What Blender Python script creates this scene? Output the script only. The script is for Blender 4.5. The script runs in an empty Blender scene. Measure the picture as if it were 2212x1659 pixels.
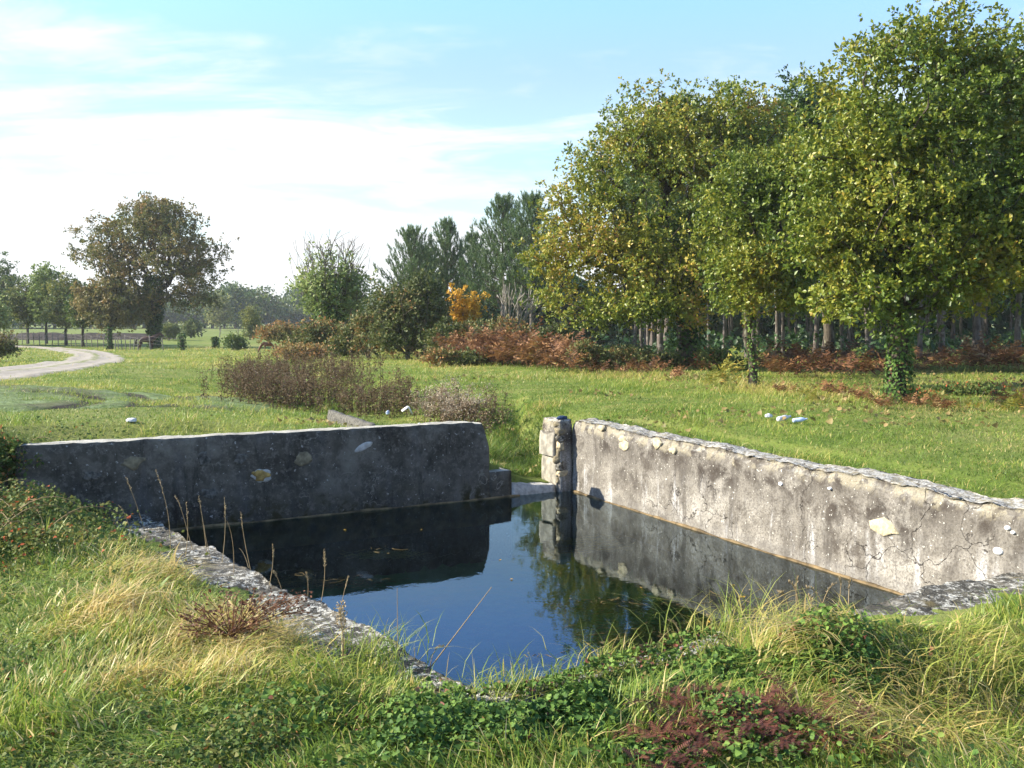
import bpy, math, random
import numpy as np
from mathutils import Vector

R = math.radians
rng = np.random.default_rng(11)
random.seed(11)
scene = bpy.context.scene
COL = scene.collection

# ------------------------------------------------------------------ camera
HC = 2.1                       # eye above the water of the basin (water is z = 0)
F = 2160.0                     # focal length in reference pixels (2212 wide)
CX, CY = 1106.0, 829.5
TANP = 139.5 / 2160.0
PITCH = math.atan(TANP)
cam = bpy.data.cameras.new('camera')
cam.sensor_width = 36.0
cam.lens = 36.0 * F / 2212.0
cam.clip_start = 0.05
cam.clip_end = 6000
cam_o = bpy.data.objects.new('camera', cam)
cam_o.location = (0, 0, HC)
cam_o.rotation_euler = (math.pi / 2 - PITCH, 0, 0)
COL.objects.link(cam_o)
scene.camera = cam_o

# ------------------------------------------------------------------ light
SUN_EL = R(29)
SUN_AZ = (-1.0, 0.03)        # towards the sun, seen from above
_n = math.hypot(*SUN_AZ)
SUN_DIR = Vector((SUN_AZ[0] / _n * math.cos(SUN_EL), SUN_AZ[1] / _n * math.cos(SUN_EL), math.sin(SUN_EL)))
sun = bpy.data.lights.new('sun', 'SUN')
sun.energy = 5.0
sun.angle = R(0.5)
sun.color = (1.0, 0.91, 0.74)
sun_o = bpy.data.objects.new('sun', sun)
sun_o.rotation_euler = SUN_DIR.to_track_quat('Z', 'Y').to_euler()
sun_o.location = (-20, -8, 20)
COL.objects.link(sun_o)

world = bpy.data.worlds.new('World')
scene.world = world
world.use_nodes = True


def build_world():
    nt = world.node_tree
    nt.nodes.clear()
    N = nt.nodes.new
    L = nt.links.new
    out = N('ShaderNodeOutputWorld')
    sky = N('ShaderNodeTexSky')
    sky.sky_type = 'NISHITA'
    sky.sun_disc = False
    sky.sun_elevation = SUN_EL
    sky.sun_rotation = math.atan2(SUN_AZ[0], SUN_AZ[1])
    sky.altitude = 50
    sky.air_density = 1.0
    sky.dust_density = 0.6
    sky.ozone_density = 1.6
    bg = N('ShaderNodeBackground')
    bg.inputs['Strength'].default_value = 0.105
    tint = N('ShaderNodeMix')
    tint.data_type = 'RGBA'
    tint.blend_type = 'MULTIPLY'
    tint.inputs[0].default_value = 1.0
    tcol = tint.inputs[7]
    L(sky.outputs[0], tint.inputs[6])
    L(tint.outputs[2], bg.inputs['Color'])
    cl = N('ShaderNodeBackground')
    cl.inputs['Color'].default_value = (0.96, 0.98, 1.0, 1)
    cl.inputs['Strength'].default_value = 0.52
    tc = N('ShaderNodeTexCoord')
    sep = N('ShaderNodeSeparateXYZ')
    L(tc.outputs['Generated'], sep.inputs[0])

    def m(op, a, b=None, clamp=False):
        n = N('ShaderNodeMath')
        n.operation = op
        n.use_clamp = clamp
        for i, v in enumerate((a, b)):
            if v is None:
                continue
            if isinstance(v, (int, float)):
                n.inputs[i].default_value = v
            else:
                L(v, n.inputs[i])
        return n.outputs[0]

    def sstep(v, a, b):
        n = N('ShaderNodeMapRange')
        n.interpolation_type = 'SMOOTHSTEP'
        n.inputs['From Min'].default_value = a
        n.inputs['From Max'].default_value = b
        L(v, n.inputs['Value'])
        return n.outputs[0]
    x, y, z = sep.outputs
    tm = N('ShaderNodeMix')
    tm.data_type = 'RGBA'
    band = m('MULTIPLY', sstep(z, 0.22, 0.32), sstep(z, 0.56, 0.38))
    L(band, tm.inputs[0])
    tm.inputs[6].default_value = (0.90, 1.02, 1.06, 1)
    tm.inputs[7].default_value = (1.12, 1.36, 1.85, 1)
    L(tm.outputs[2], tcol)
    zz = m('ADD', m('MAXIMUM', z, 0.0), 0.14)
    com = N('ShaderNodeCombineXYZ')
    L(m('DIVIDE', x, zz), com.inputs[0])
    L(m('DIVIDE', y, zz), com.inputs[1])
    mp = N('ShaderNodeMapping')
    mp.inputs['Rotation'].default_value = (0, 0, R(-38))
    mp.inputs['Scale'].default_value = (0.55, 1.0, 1)
    mp.inputs['Location'].default_value = (3.1, 1.7, 0)
    L(com.outputs[0], mp.inputs[0])
    nz = N('ShaderNodeTexNoise')
    nz.inputs['Scale'].default_value = 1.5
    nz.inputs['Detail'].default_value = 9
    nz.inputs['Roughness'].default_value = 0.6
    nz.inputs['Distortion'].default_value = 1.1
    L(mp.outputs[0], nz.inputs['Vector'])
    # more cloud to the left and low, little overhead
    left = sstep(x, 0.30, -0.35)
    low = sstep(z, 0.30, 0.10)
    high = sstep(z, 0.25, 0.33)
    nz2 = N('ShaderNodeTexNoise')
    nz2.inputs['Scale'].default_value = 4.6
    nz2.inputs['Detail'].default_value = 9
    nz2.inputs['Roughness'].default_value = 0.62
    nz2.inputs['Distortion'].default_value = 0.9
    L(mp.outputs[0], nz2.inputs['Vector'])
    base = m('ADD', m('MULTIPLY', nz.outputs['Fac'], 0.66), m('MULTIPLY', nz2.outputs['Fac'], 0.36))
    b = m('ADD', base, m('MULTIPLY', left, 0.08))
    b = m('ADD', b, m('MULTIPLY', low, 0.06))
    b = m('SUBTRACT', b, m('MULTIPLY', high, 0.30))
    fac = sstep(b, 0.49, 0.80)
    hz = sstep(z, 0.15, -0.01)
    thin = m('MULTIPLY', sstep(z, 0.33, 0.20), 0.16)
    veil = m('ADD', m('ADD', fac, m('MULTIPLY', hz, 0.6)), thin, True)
    mix = N('ShaderNodeMixShader')
    L(veil, mix.inputs[0])
    L(bg.outputs[0], mix.inputs[1])
    L(cl.outputs[0], mix.inputs[2])
    L(mix.outputs[0], out.inputs[0])


build_world()
scene.view_settings.view_transform = 'Standard'
scene.view_settings.look = 'None'
scene.view_settings.exposure = 1.25
scene.view_settings.gamma = 1.0
scene.render.engine = 'CYCLES'
scene.cycles.max_bounces = 6
scene.cycles.diffuse_bounces = 3
scene.cycles.glossy_bounces = 3
scene.cycles.transparent_max_bounces = 8
scene.cycles.caustics_reflective = False
scene.cycles.caustics_refractive = False

# ------------------------------------------------------------------ helpers: noise


def _hash(i, j, k):
    n = (i * 374761393 + j * 668265263 + k * 974711 + 12345) & 0xffffffff
    n = ((n ^ (n >> 13)) * 1274126177) & 0xffffffff
    return ((n ^ (n >> 16)) & 0xffff) / 65535.0


def vn3(x, y, z):
    xi, yi, zi = (np.floor(a).astype(np.int64) for a in (x, y, z))
    fx, fy, fz = x - xi, y - yi, z - zi
    fx, fy, fz = (f * f * (3 - 2 * f) for f in (fx, fy, fz))
    r = 0
    for a in (0, 1):
        for b in (0, 1):
            for c in (0, 1):
                w = (fx if a else 1 - fx) * (fy if b else 1 - fy) * (fz if c else 1 - fz)
                r = r + w * _hash(xi + a, yi + b, zi + c)
    return r


def fbm3(p, s, octv=3, seed=0):
    r, amp, tot = 0, 1.0, 0
    for o in range(octv):
        q = p * s + seed * 17.3 + o * 5.1
        r = r + amp * (vn3(q[..., 0], q[..., 1], q[..., 2]) - 0.5)
        tot += amp
        amp *= 0.5
        s *= 2.1
    return r / tot


def vn2(x, y, s, seed=0):
    x = np.asarray(x, float)
    return vn3(x * s + seed * 7.7, np.asarray(y, float) * s + seed * 3.3, np.zeros_like(x) + seed)


def ss(a, b, x):
    t = np.clip((np.asarray(x, float) - a) / (b - a), 0, 1)
    return t * t * (3 - 2 * t)


# ------------------------------------------------------------------ helpers: objects


def mesh_np(name, verts, faces, mat=None, parent=None, attrs=None, smooth=False, link=True):
    """faces: a list of int arrays (n,3) / (n,4) / (n,k)"""
    me = bpy.data.meshes.new(name)
    verts = np.asarray(verts, np.float32)
    me.vertices.add(len(verts))
    me.vertices.foreach_set('co', verts.ravel())
    faces = [np.asarray(f, np.int32) for f in faces if len(f)]
    lv = np.concatenate([f.ravel() for f in faces])
    lt = np.concatenate([np.full(len(f), f.shape[1], np.int32) for f in faces])
    me.loops.add(len(lv))
    me.loops.foreach_set('vertex_index', lv)
    me.polygons.add(len(lt))
    ls = np.zeros(len(lt), np.int32)
    ls[1:] = np.cumsum(lt)[:-1]
    me.polygons.foreach_set('loop_start', ls)
    me.polygons.foreach_set('loop_total', lt)
    if smooth:
        me.polygons.foreach_set('use_smooth', np.ones(len(lt), bool))
    for k, v in (attrs or {}).items():
        a = me.attributes.new(k, 'FLOAT', 'POINT')
        a.data.foreach_set('value', np.asarray(v, np.float32))
    me.update(calc_edges=True)
    if mat:
        me.materials.append(mat)
    o = bpy.data.objects.new(name, me)
    if link:
        COL.objects.link(o)
    if parent:
        o.parent = parent
    return o


def tag(o, label=None, cat=None, group=None, kind=None):
    if label:
        o['label'] = label
    if cat:
        o['category'] = cat
    if group:
        o['group'] = group
    if kind:
        o['kind'] = kind
    return o


def thing(name, label, cat, loc, group=None, rz=0.0, scale=1.0):
    o = bpy.data.objects.new(name, None)
    o.empty_display_size = 0.2
    COL.objects.link(o)
    o.location = loc
    o.rotation_euler = (0, 0, rz)
    o.scale = (scale,) * 3
    return tag(o, label, cat, group)


def dup(root, loc, rz=0.0, scale=1.0, label=None, group=None, tilt=0.0):
    r = root.copy()
    COL.objects.link(r)
    r.location = loc
    r.rotation_euler = (0, 0, rz)
    r.scale = scale if isinstance(scale, tuple) else (scale,) * 3
    if tilt:
        r.rotation_euler = (rng.normal(0, tilt), rng.normal(0, tilt), rz)
    if label:
        r['label'] = label
    if group:
        r['group'] = group
    for ch in list(root.children):
        c = ch.copy()
        COL.objects.link(c)
        c.parent = r
        for g in ch.children:
            d = g.copy()
            COL.objects.link(d)
            d.parent = c
    return r


class Soup:
    """collects pieces of one mesh"""

    def __init__(self):
        self.v, self.f3, self.f4, self.a, self.n = [], [], [], [], 0

    def add(self, v, f3=None, f4=None, a=0.5):
        v = np.asarray(v, float).reshape(-1, 3)
        self.v.append(v)
        if f3 is not None and len(f3):
            self.f3.append(np.asarray(f3, np.int64).reshape(-1, 3) + self.n)
        if f4 is not None and len(f4):
            self.f4.append(np.asarray(f4, np.int64).reshape(-1, 4) + self.n)
        self.a.append(np.broadcast_to(np.asarray(a, float), (len(v),)))
        self.n += len(v)

    def build(self, name, mat, parent=None, off=(0, 0, 0), smooth=False):
        fs = []
        if self.f3:
            fs.append(np.concatenate(self.f3))
        if self.f4:
            fs.append(np.concatenate(self.f4))
        return mesh_np(name, np.concatenate(self.v) - np.asarray(off, float), fs, mat, parent,
                       {'v': np.concatenate(self.a)}, smooth)


def unit(v):
    return v / np.maximum(np.linalg.norm(v, axis=-1, keepdims=True), 1e-9)


def tubes(a, b, ra, rb, sides=5):
    """frusta from a to b (M,3)"""
    a, b = np.asarray(a, float), np.asarray(b, float)
    M = len(a)
    d = unit(b - a)
    ref = np.where(np.abs(d[:, 2:3]) > 0.9, np.array([[1.0, 0, 0]]), np.array([[0, 0, 1.0]]))
    u = unit(np.cross(d, ref))
    w = np.cross(d, u)
    th = np.arange(sides) / sides * 2 * math.pi
    ring = np.cos(th)[None, :, None] * u[:, None] + np.sin(th)[None, :, None] * w[:, None]
    va = a[:, None] + ring * np.asarray(ra).reshape(-1, 1, 1)
    vb = b[:, None] + ring * np.asarray(rb).reshape(-1, 1, 1)
    v = np.concatenate([va, vb], 1).reshape(-1, 3)
    k = np.arange(sides)
    f = np.stack([k, (k + 1) % sides, (k + 1) % sides + sides, k + sides], 1)
    f = (f[None] + (np.arange(M) * 2 * sides)[:, None, None]).reshape(-1, 4)
    return v, f


def path_tube(pts, rad, sides=8):
    """one connected tube along pts"""
    pts = np.asarray(pts, float)
    rad = np.broadcast_to(np.asarray(rad, float), (len(pts),))
    d = np.gradient(pts, axis=0)
    d = unit(d)
    ref = np.array([1.0, 0.13, 0]) if abs(d[0, 2]) > 0.7 else np.array([0, 0.1, 1.0])
    u = unit(np.cross(d, ref[None]))
    w = np.cross(d, u)
    th = np.arange(sides) / sides * 2 * math.pi
    v = pts[:, None] + (np.cos(th)[None, :, None] * u[:, None] + np.sin(th)[None, :, None] * w[:, None]) * rad[:, None, None]
    n = len(pts)
    k = np.arange(sides)
    f = np.stack([k, (k + 1) % sides, (k + 1) % sides + sides, k + sides], 1)
    f = (f[None] + (np.arange(n - 1) * sides)[:, None, None]).reshape(-1, 4)
    return v.reshape(-1, 3), f


def diamonds(c, axis, nrm, ln, wd, fold=0.25):
    """folded leaf: base, left, tip, right; c is the base point"""
    axis = unit(axis)
    side = unit(np.cross(axis, nrm))
    up = np.cross(side, axis)
    ln = np.asarray(ln).reshape(-1, 1)
    wd = np.asarray(wd).reshape(-1, 1)
    p0 = c
    p2 = c + axis * ln
    m = c + axis * ln * 0.55 + up * wd * fold
    p1 = m + side * wd * 0.5
    p3 = m - side * wd * 0.5
    v = np.stack([p0, p1, p2, p3], 1).reshape(-1, 3)
    b = np.arange(len(c))[:, None] * 4
    f = np.concatenate([b + np.array([[0, 2, 1]]), b + np.array([[0, 3, 2]])])
    return v, f


def blades(p, h, w, az, bend, lean=0.0):
    """grass blades: 7 verts each. az = direction of lean, bend 0..1.5"""
    n = len(p)
    h, w, az, bend, lean = (np.broadcast_to(np.asarray(q, float), (n,)) for q in (h, w, az, bend, lean))
    l = np.stack([np.cos(az), np.sin(az), np.zeros(n)], 1)
    saz = az + math.pi / 2 + rng.normal(0, 0.6, n)
    s = np.stack([np.cos(saz), np.sin(saz), np.zeros(n)], 1)
    rows = []
    for t, wf in ((0.0, 1.0), (0.4, 0.9), (0.75, 0.55)):
        zc = h * (t - 0.5 * bend * t * t)
        xc = h * (lean * t + bend * 0.75 * t * t)
        c = p + l * xc[:, None]
        c[:, 2] += zc
        rows += [c - s * (w * wf * 0.5)[:, None], c + s * (w * wf * 0.5)[:, None]]
    c = p + l * (h * (lean + bend * 0.75))[:, None]
    c[:, 2] += h * (1 - 0.5 * bend)
    rows.append(c)
    v = np.stack(rows, 1).reshape(-1, 3)
    b = np.arange(n)[:, None] * 7
    f4 = np.concatenate([b + np.array([[0, 1, 3, 2]]), b + np.array([[2, 3, 5, 4]])])
    f3 = b + np.array([[4, 5, 6]])
    return v, f3, f4


def lathe(prof, n=16):
    prof = np.asarray(prof, float)
    th = np.arange(n) / n * 2 * math.pi
    v = np.stack([prof[:, None, 0] * np.cos(th), prof[:, None, 0] * np.sin(th), np.repeat(prof[:, 1:2], n, 1)], -1)
    k = np.arange(n)
    f = np.stack([k, (k + 1) % n, (k + 1) % n + n, k + n], 1)
    f = (f[None] + (np.arange(len(prof) - 1) * n)[:, None, None]).reshape(-1, 4)
    return v.reshape(-1, 3), f


def ico(sub=2):
    import bmesh
    bm = bmesh.new()
    bmesh.ops.create_icosphere(bm, subdivisions=sub, radius=1)
    v = np.array([q.co[:] for q in bm.verts])
    f = np.array([[q.index for q in t.verts] for t in bm.faces])
    bm.free()
    return v, f


ICO2, ICO3 = ico(2), ico(3)

# ------------------------------------------------------------------ helpers: materials


def new_mat(name):
    m = bpy.data.materials.new(name)
    m.use_nodes = True
    nt = m.node_tree
    nt.nodes.clear()
    out = nt.nodes.new('ShaderNodeOutputMaterial')
    return m, nt, out


class NB:
    """small node builder"""

    def __init__(self, name):
        self.m, self.nt, self.out = new_mat(name)
        self.L = self.nt.links.new

    def n(self, t, **kw):
        x = self.nt.nodes.new(t)
        for k, v in kw.items():
            setattr(x, k, v)
        return x

    def put(self, sock, v):
        if isinstance(v, bpy.types.NodeSocket):
            self.L(v, sock)
        else:
            sock.default_value = v

    def math(self, op, a, b=0.0, clamp=False):
        x = self.n('ShaderNodeMath', operation=op, use_clamp=clamp)
        self.put(x.inputs[0], a)
        self.put(x.inputs[1], b)
        return x.outputs[0]

    def pos(self, rotz=0.0, scale=(1, 1, 1)):
        g = self.n('ShaderNodeNewGeometry')
        mp = self.n('ShaderNodeMapping')
        mp.inputs['Rotation'].default_value = (0, 0, rotz)
        self.L(g.outputs['Position'], mp.inputs[0])
        if scale != (1, 1, 1):
            mp2 = self.n('ShaderNodeMapping')
            mp2.inputs['Scale'].default_value = scale
            self.L(mp.outputs[0], mp2.inputs[0])
            return mp2.outputs[0]
        return mp.outputs[0]

    def noise(self, vec, scale, detail=4, rough=0.55, dist=0.0):
        x = self.n('ShaderNodeTexNoise')
        x.inputs['Scale'].default_value = scale
        x.inputs['Detail'].default_value = detail
        x.inputs['Roughness'].default_value = rough
        x.inputs['Distortion'].default_value = dist
        if vec is not None:
            self.L(vec, x.inputs['Vector'])
        return x.outputs['Fac']

    def step(self, v, a, b):
        x = self.n('ShaderNodeMapRange', interpolation_type='SMOOTHSTEP')
        x.inputs['From Min'].default_value = a
        x.inputs['From Max'].default_value = b
        self.put(x.inputs['Value'], v)
        return x.outputs[0]

    def mix(self, fac, a, b):
        x = self.n('ShaderNodeMix', data_type='RGBA')
        self.put(x.inputs[0], fac)
        for s, v in ((x.inputs[6], a), (x.inputs[7], b)):
            if isinstance(v, (tuple, list)):
                v = tuple(v) + (1,) if len(v) == 3 else v
            self.put(s, v)
        return x.outputs[2]

    def ramp(self, v, stops):
        x = self.n('ShaderNodeValToRGB')
        e = x.color_ramp.elements
        while len(e) < len(stops):
            e.new(0.5)
        for q, (p, c) in zip(e, stops):
            q.position = p
            q.color = tuple(c) + (1,)
        self.put(x.inputs[0], v)
        return x.outputs[0]

    def bump(self, h, strength=0.5, dist=0.02):
        x = self.n('ShaderNodeBump')
        x.inputs['Strength'].default_value = strength
        x.inputs['Distance'].default_value = dist
        self.L(h, x.inputs['Height'])
        return x.outputs[0]

    def bsdf(self, col, rough=0.8, normal=None, spec=0.3):
        x = self.n('ShaderNodeBsdfPrincipled')
        self.put(x.inputs['Base Color'], tuple(col) + (1,) if isinstance(col, tuple) and len(col) == 3 else col)
        self.put(x.inputs['Roughness'], rough)
        x.inputs['Specular IOR Level'].default_value = spec
        if normal is not None:
            self.L(normal, x.inputs['Normal'])
        return x

    def finish(self, shader):
        self.L(shader, self.out.inputs[0])
        return self.m


def leaf_mat(name, stops, trans=0.3, rough=0.55, spec=0.25):
    b = NB(name)
    at = b.n('ShaderNodeAttribute', attribute_name='v')
    c = b.ramp(at.outputs['Fac'], stops)
    p = b.bsdf(c, rough, None, spec)
    if trans <= 0:
        return b.finish(p.outputs[0])
    t = b.n('ShaderNodeBsdfTranslucent')
    b.L(c, t.inputs[0])
    mx = b.n('ShaderNodeMixShader')
    mx.inputs[0].default_value = trans
    b.L(p.outputs[0], mx.inputs[1])
    b.L(t.outputs[0], mx.inputs[2])
    return b.finish(mx.outputs[0])


def plain(name, col, rough=0.7, var=0.15, scale=6.0, spec=0.3, bump=0.0):
    b = NB(name)
    ps = b.pos()
    nz = b.noise(ps, scale, 5)
    c = b.mix(b.step(nz, 0.3, 0.7), tuple(x * (1 - var) for x in col), tuple(min(1, x * (1 + var)) for x in col))
    nm = b.bump(nz, bump, 0.02) if bump else None
    return b.finish(b.bsdf(c, rough, nm, spec).outputs[0])


def bark_mat(name, c1, c2, lich=None):
    b = NB(name)
    ps = b.pos(0, (1, 1, 0.25))
    nz = b.noise(ps, 14, 6, 0.65)
    c = b.mix(b.step(nz, 0.35, 0.65), c1, c2)
    if lich:
        c = b.mix(b.step(b.noise(b.pos(), 5, 4), 0.55, 0.7), c, lich)
    return b.finish(b.bsdf(c, 0.9, b.bump(nz, 0.7, 0.03), 0.15).outputs[0])


# ------------------------------------------------------------------ the lie of the land
A = np.array([0.74, 12.17])     # far corner (pillar)
B = np.array([3.40, 6.66])      # right near corner
C = np.array([-0.126, 4.68])    # near corner
E = np.array([-3.60, 9.75])     # left corner
W1 = np.array([0.30, 11.96])    # end of the left wall's lowest ledge
POLY = [A, E, C, B]             # counter-clockwise
DL = np.array([-0.87, -0.493])
DL = DL / np.linalg.norm(DL)
DR = (B - A) / np.linalg.norm(B - A)


def pool_sd(x, y):
    d = None
    for i in range(4):
        p, q = POLY[i], POLY[(i + 1) % 4]
        e = (q - p) / np.linalg.norm(q - p)
        s = (x - p[0]) * e[1] - (y - p[1]) * e[0]
        d = s if d is None else np.maximum(d, s)
    return d


def seg_dt(x, y, p, q):
    e = q - p
    L2 = float(e @ e)
    t = np.clip(((x - p[0]) * e[0] + (y - p[1]) * e[1]) / L2, 0, 1)
    return np.hypot(x - p[0] - t * e[0], y - p[1] - t * e[1]), t


DITCH = [((0.50, 12.2), 0.74, 0.45), ((0.15, 13.6), 0.62, 0.75), ((-1.3, 15.6), 0.50, 0.95), ((-3.4, 18.6), 0.42, 1.2),
         ((-5.2, 22.5), 0.30, 1.4), ((-6.5, 28.0), 0.10, 1.8)]


def terrain(x, y):
    x = np.asarray(x, float)
    y = np.asarray(y, float)
    u = (y - 14) - 0.6 * x
    z = 0.85 - 0.85 * ss(8, 65, u)
    far = ss(9, 18, np.hypot(x, y - 4))
    z = z + 0.16 * (vn2(x, y, 0.16, 2) - 0.5) * far + 0.06 * (vn2(x, y, 0.7, 5) - 0.5)
    # camera side bank
    eb = (B - E) / np.linalg.norm(B - E)
    d = -(x - E[0]) * eb[1] + (y - E[1]) * eb[0]
    near = 0.43 + 0.08 * (vn2(x, y, 0.8, 3) - 0.5) + 0.05 * (vn2(x, y, 2.2, 4) - 0.5)
    zz = near + (z - near) * ss(-1.5, 0.6, d)
    # beside the left wall's near end the bank climbs
    bl = np.exp(-(((x + 5.2) / 1.5) ** 2 + ((y - 8.7) / 1.3) ** 2))
    zz = zz + 0.42 * bl
    # copings keep the turf down next to them
    ds, t = seg_dt(x, y, C, E)
    zz = np.minimum(zz, (0.36 + (0.17 - 0.36) * t) - 0.02 + 0.30 * np.maximum(0, ds - 0.36))
    ds, t = seg_dt(x, y, C, B)
    out = d < 0
    lim = (0.35 + 0.08 * t) - 0.01 + 0.35 * np.maximum(0, ds - 0.4)
    zz = np.where(out, np.minimum(zz, lim), zz)
    hump = 0.16 * ss(0.15, 0.4, t) * (1 - ss(.45, .65, t)) * np.exp(-((ds - 0.75) / 0.28) ** 2) - 0.14 * ss(0.2, 0.5, t) * np.exp(-((ds - 1.5) / 0.4) ** 2)
    zz = zz + np.where(out, hump, 0)
    # the ditch that feeds the basin
    best = np.full(x.shape, 9.0)
    for (p, dp, wd), (q, dq, wq) in zip(DITCH[:-1], DITCH[1:]):
        ds, t = seg_dt(x, y, np.array(p), np.array(q))
        dep = dp + (dq - dp) * t
        w = wd + (wq - wd) * t
        w = np.where(x < p[0] + (q[0] - p[0]) * t, w * 2.6, w)
        best = np.minimum(best, z - dep * np.exp(-(ds / w) ** 2))
    zz = np.where(d > 0.5, np.minimum(zz, best), zz)
    # behind walls a little lower than the wall tops
    sd = pool_sd(x, y)
    zz = np.where((sd < 0.9) & (d > 0), np.minimum(zz, 0.80), zz)
    # floor of the basin
    k = ss(0.05, 0.20, sd)
    return -0.75 + (zz + 0.75) * k


def ray(px, py):
    dx, dy = (px - CX) / F, (CY - py) / F
    sp, cp = math.sin(PITCH), math.cos(PITCH)
    return np.array([dx, cp + dy * sp, -sp + dy * cp])


def at(px, py, D):
    r = ray(px, py)
    return np.array([0, 0, HC]) + r * (D / r[1])


def ground(px, py, ymin=2.0, ymax=500):
    r = ray(px, py)
    ys = ymin * (ymax / ymin) ** np.linspace(0, 1, 1500)
    P = np.array([0, 0, HC]) + r[None] * (ys / r[1])[:, None]
    g = P[:, 2] < terrain(P[:, 0], P[:, 1])
    i = int(np.argmax(g)) if g.any() else len(ys) - 1
    return P[i]


def rim_D(px, py, z=.35):
    r = ray(px, py)
    return (HC - z) / -r[2] * r[1]


def gz(x, y):
    return float(terrain(np.array([x]), np.array([y]))[0])


# ------------------------------------------------------------------ ground
def grow(a, step, g, end):
    r = [a]
    while abs(r[-1]) < abs(end):
        r.append(r[-1] + step)
        step *= g
    return r


xs = np.arange(-9, 9.001, 0.1)
xs = np.array(sorted(set([round(v, 4) for v in xs] + grow(9, .1, 1.07, 700)[1:] + [-v for v in grow(9, .1, 1.07, 700)[1:]])))
ys = np.concatenate([-np.array(grow(0, .4, 1.3, 60)[1:])[::-1], np.arange(0, 2, .25), np.arange(2, 14, .1), np.array(grow(14, .1, 1.035, 900))])
GX, GY = np.meshgrid(xs, ys)
gv = np.stack([GX.ravel(), GY.ravel(), terrain(GX.ravel(), GY.ravel())], 1)
nx, ny = len(xs), len(ys)
ii = (np.arange(ny - 1)[:, None] * nx + np.arange(nx - 1)[None]).ravel()
gf = np.stack([ii, ii + 1, ii + 1 + nx, ii + nx], 1)


def ground_material():
    b = NB('meadow_soil')
    ps = b.pos()
    big = b.noise(ps, 0.22, 5, 0.6)
    mid = b.noise(ps, 1.6, 6, 0.65)
    fine = b.noise(ps, 22, 5, 0.7)
    g = b.ramp(mid, [(0.25, (0.085, 0.135, 0.025)), (0.48, (0.145, 0.20, 0.040)), (0.62, (0.21, 0.235, 0.06)), (0.8, (0.28, 0.235, 0.10))])
    g = b.mix(b.step(big, 0.45, 0.68), g, (0.22, 0.235, 0.075))
    g = b.mix(b.math('MULTIPLY', b.step(fine, 0.45, 0.75), 0.55), g, (0.035, 0.04, 0.014))
    # basin floor: silt
    geo = b.n('ShaderNodeNewGeometry')
    sep = b.n('ShaderNodeSeparateXYZ')
    b.L(geo.outputs['Position'], sep.inputs[0])
    silt = b.ramp(b.noise(ps, 1.3, 6, 0.65), [(0.3, (0.045, 0.11, 0.05)), (0.55, (0.10, 0.19, 0.08)), (0.75, (0.22, 0.19, 0.075))])
    c = b.mix(b.step(sep.outputs[2], 0.0, -0.2), g, silt)
    nm = b.bump(fine, 0.6, 0.05)
    return b.finish(b.bsdf(c, 0.95, nm, 0.1).outputs[0])


tag(mesh_np('ground', gv, [gf], ground_material(), smooth=True), kind='structure')

# water
def water_material():
    b = NB('pond_water')
    ps = b.pos()
    h = b.math('ADD', b.noise(ps, 5, 3, 0.5, 0.4), b.math('MULTIPLY', b.noise(ps, 22, 2), 0.25))
    nm = b.bump(h, 0.022, 0.03)
    fr = b.n('ShaderNodeFresnel')
    fr.inputs['IOR'].default_value = 1.45
    b.L(nm, fr.inputs['Normal'])
    tr = b.n('ShaderNodeBsdfTransparent')
    tr.inputs[0].default_value = (0.60, 0.82, 0.70, 1)
    gl = b.n('ShaderNodeBsdfGlossy')
    gl.inputs['Roughness'].default_value = 0.012
    gl.inputs['Color'].default_value = (0.80, 0.92, 1.0, 1)
    b.L(nm, gl.inputs['Normal'])
    mx = b.n('ShaderNodeMixShader')
    b.L(fr.outputs[0], mx.inputs[0])
    b.L(tr.outputs[0], mx.inputs[1])
    b.L(gl.outputs[0], mx.inputs[2])
    return b.finish(mx.outputs[0])


nLeft = np.array([-DL[1], DL[0]])          # points over the water side of the left wall?
if nLeft @ (C - A) < 0:
    nLeft = -nLeft
nRight = np.array([-DR[1], DR[0]])
if nRight @ (C - A) < 0:
    nRight = -nRight
wp = [W1 - nLeft * 0.42 + DL * 0.1, A - nLeft * 0.42 - DL * 0.05, A - nRight * 0.1, B - nRight * 0.1, B + np.array([0.05, -0.1]), C + np.array([0, -0.12]), E + np.array([-0.12, 0]), E - nLeft * 0.1, W1 - nLeft * 0.1 + DL * 0.1]
tag(mesh_np('water', np.array([[p[0], p[1], 0.0] for p in wp]), [np.arange(len(wp))[::-1][None]], water_material()), kind='structure')

# ------------------------------------------------------------------ wall materials
ANG_L = math.atan2(DL[1], DL[0])
ANG_R = math.atan2(DR[1], DR[0])


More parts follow.
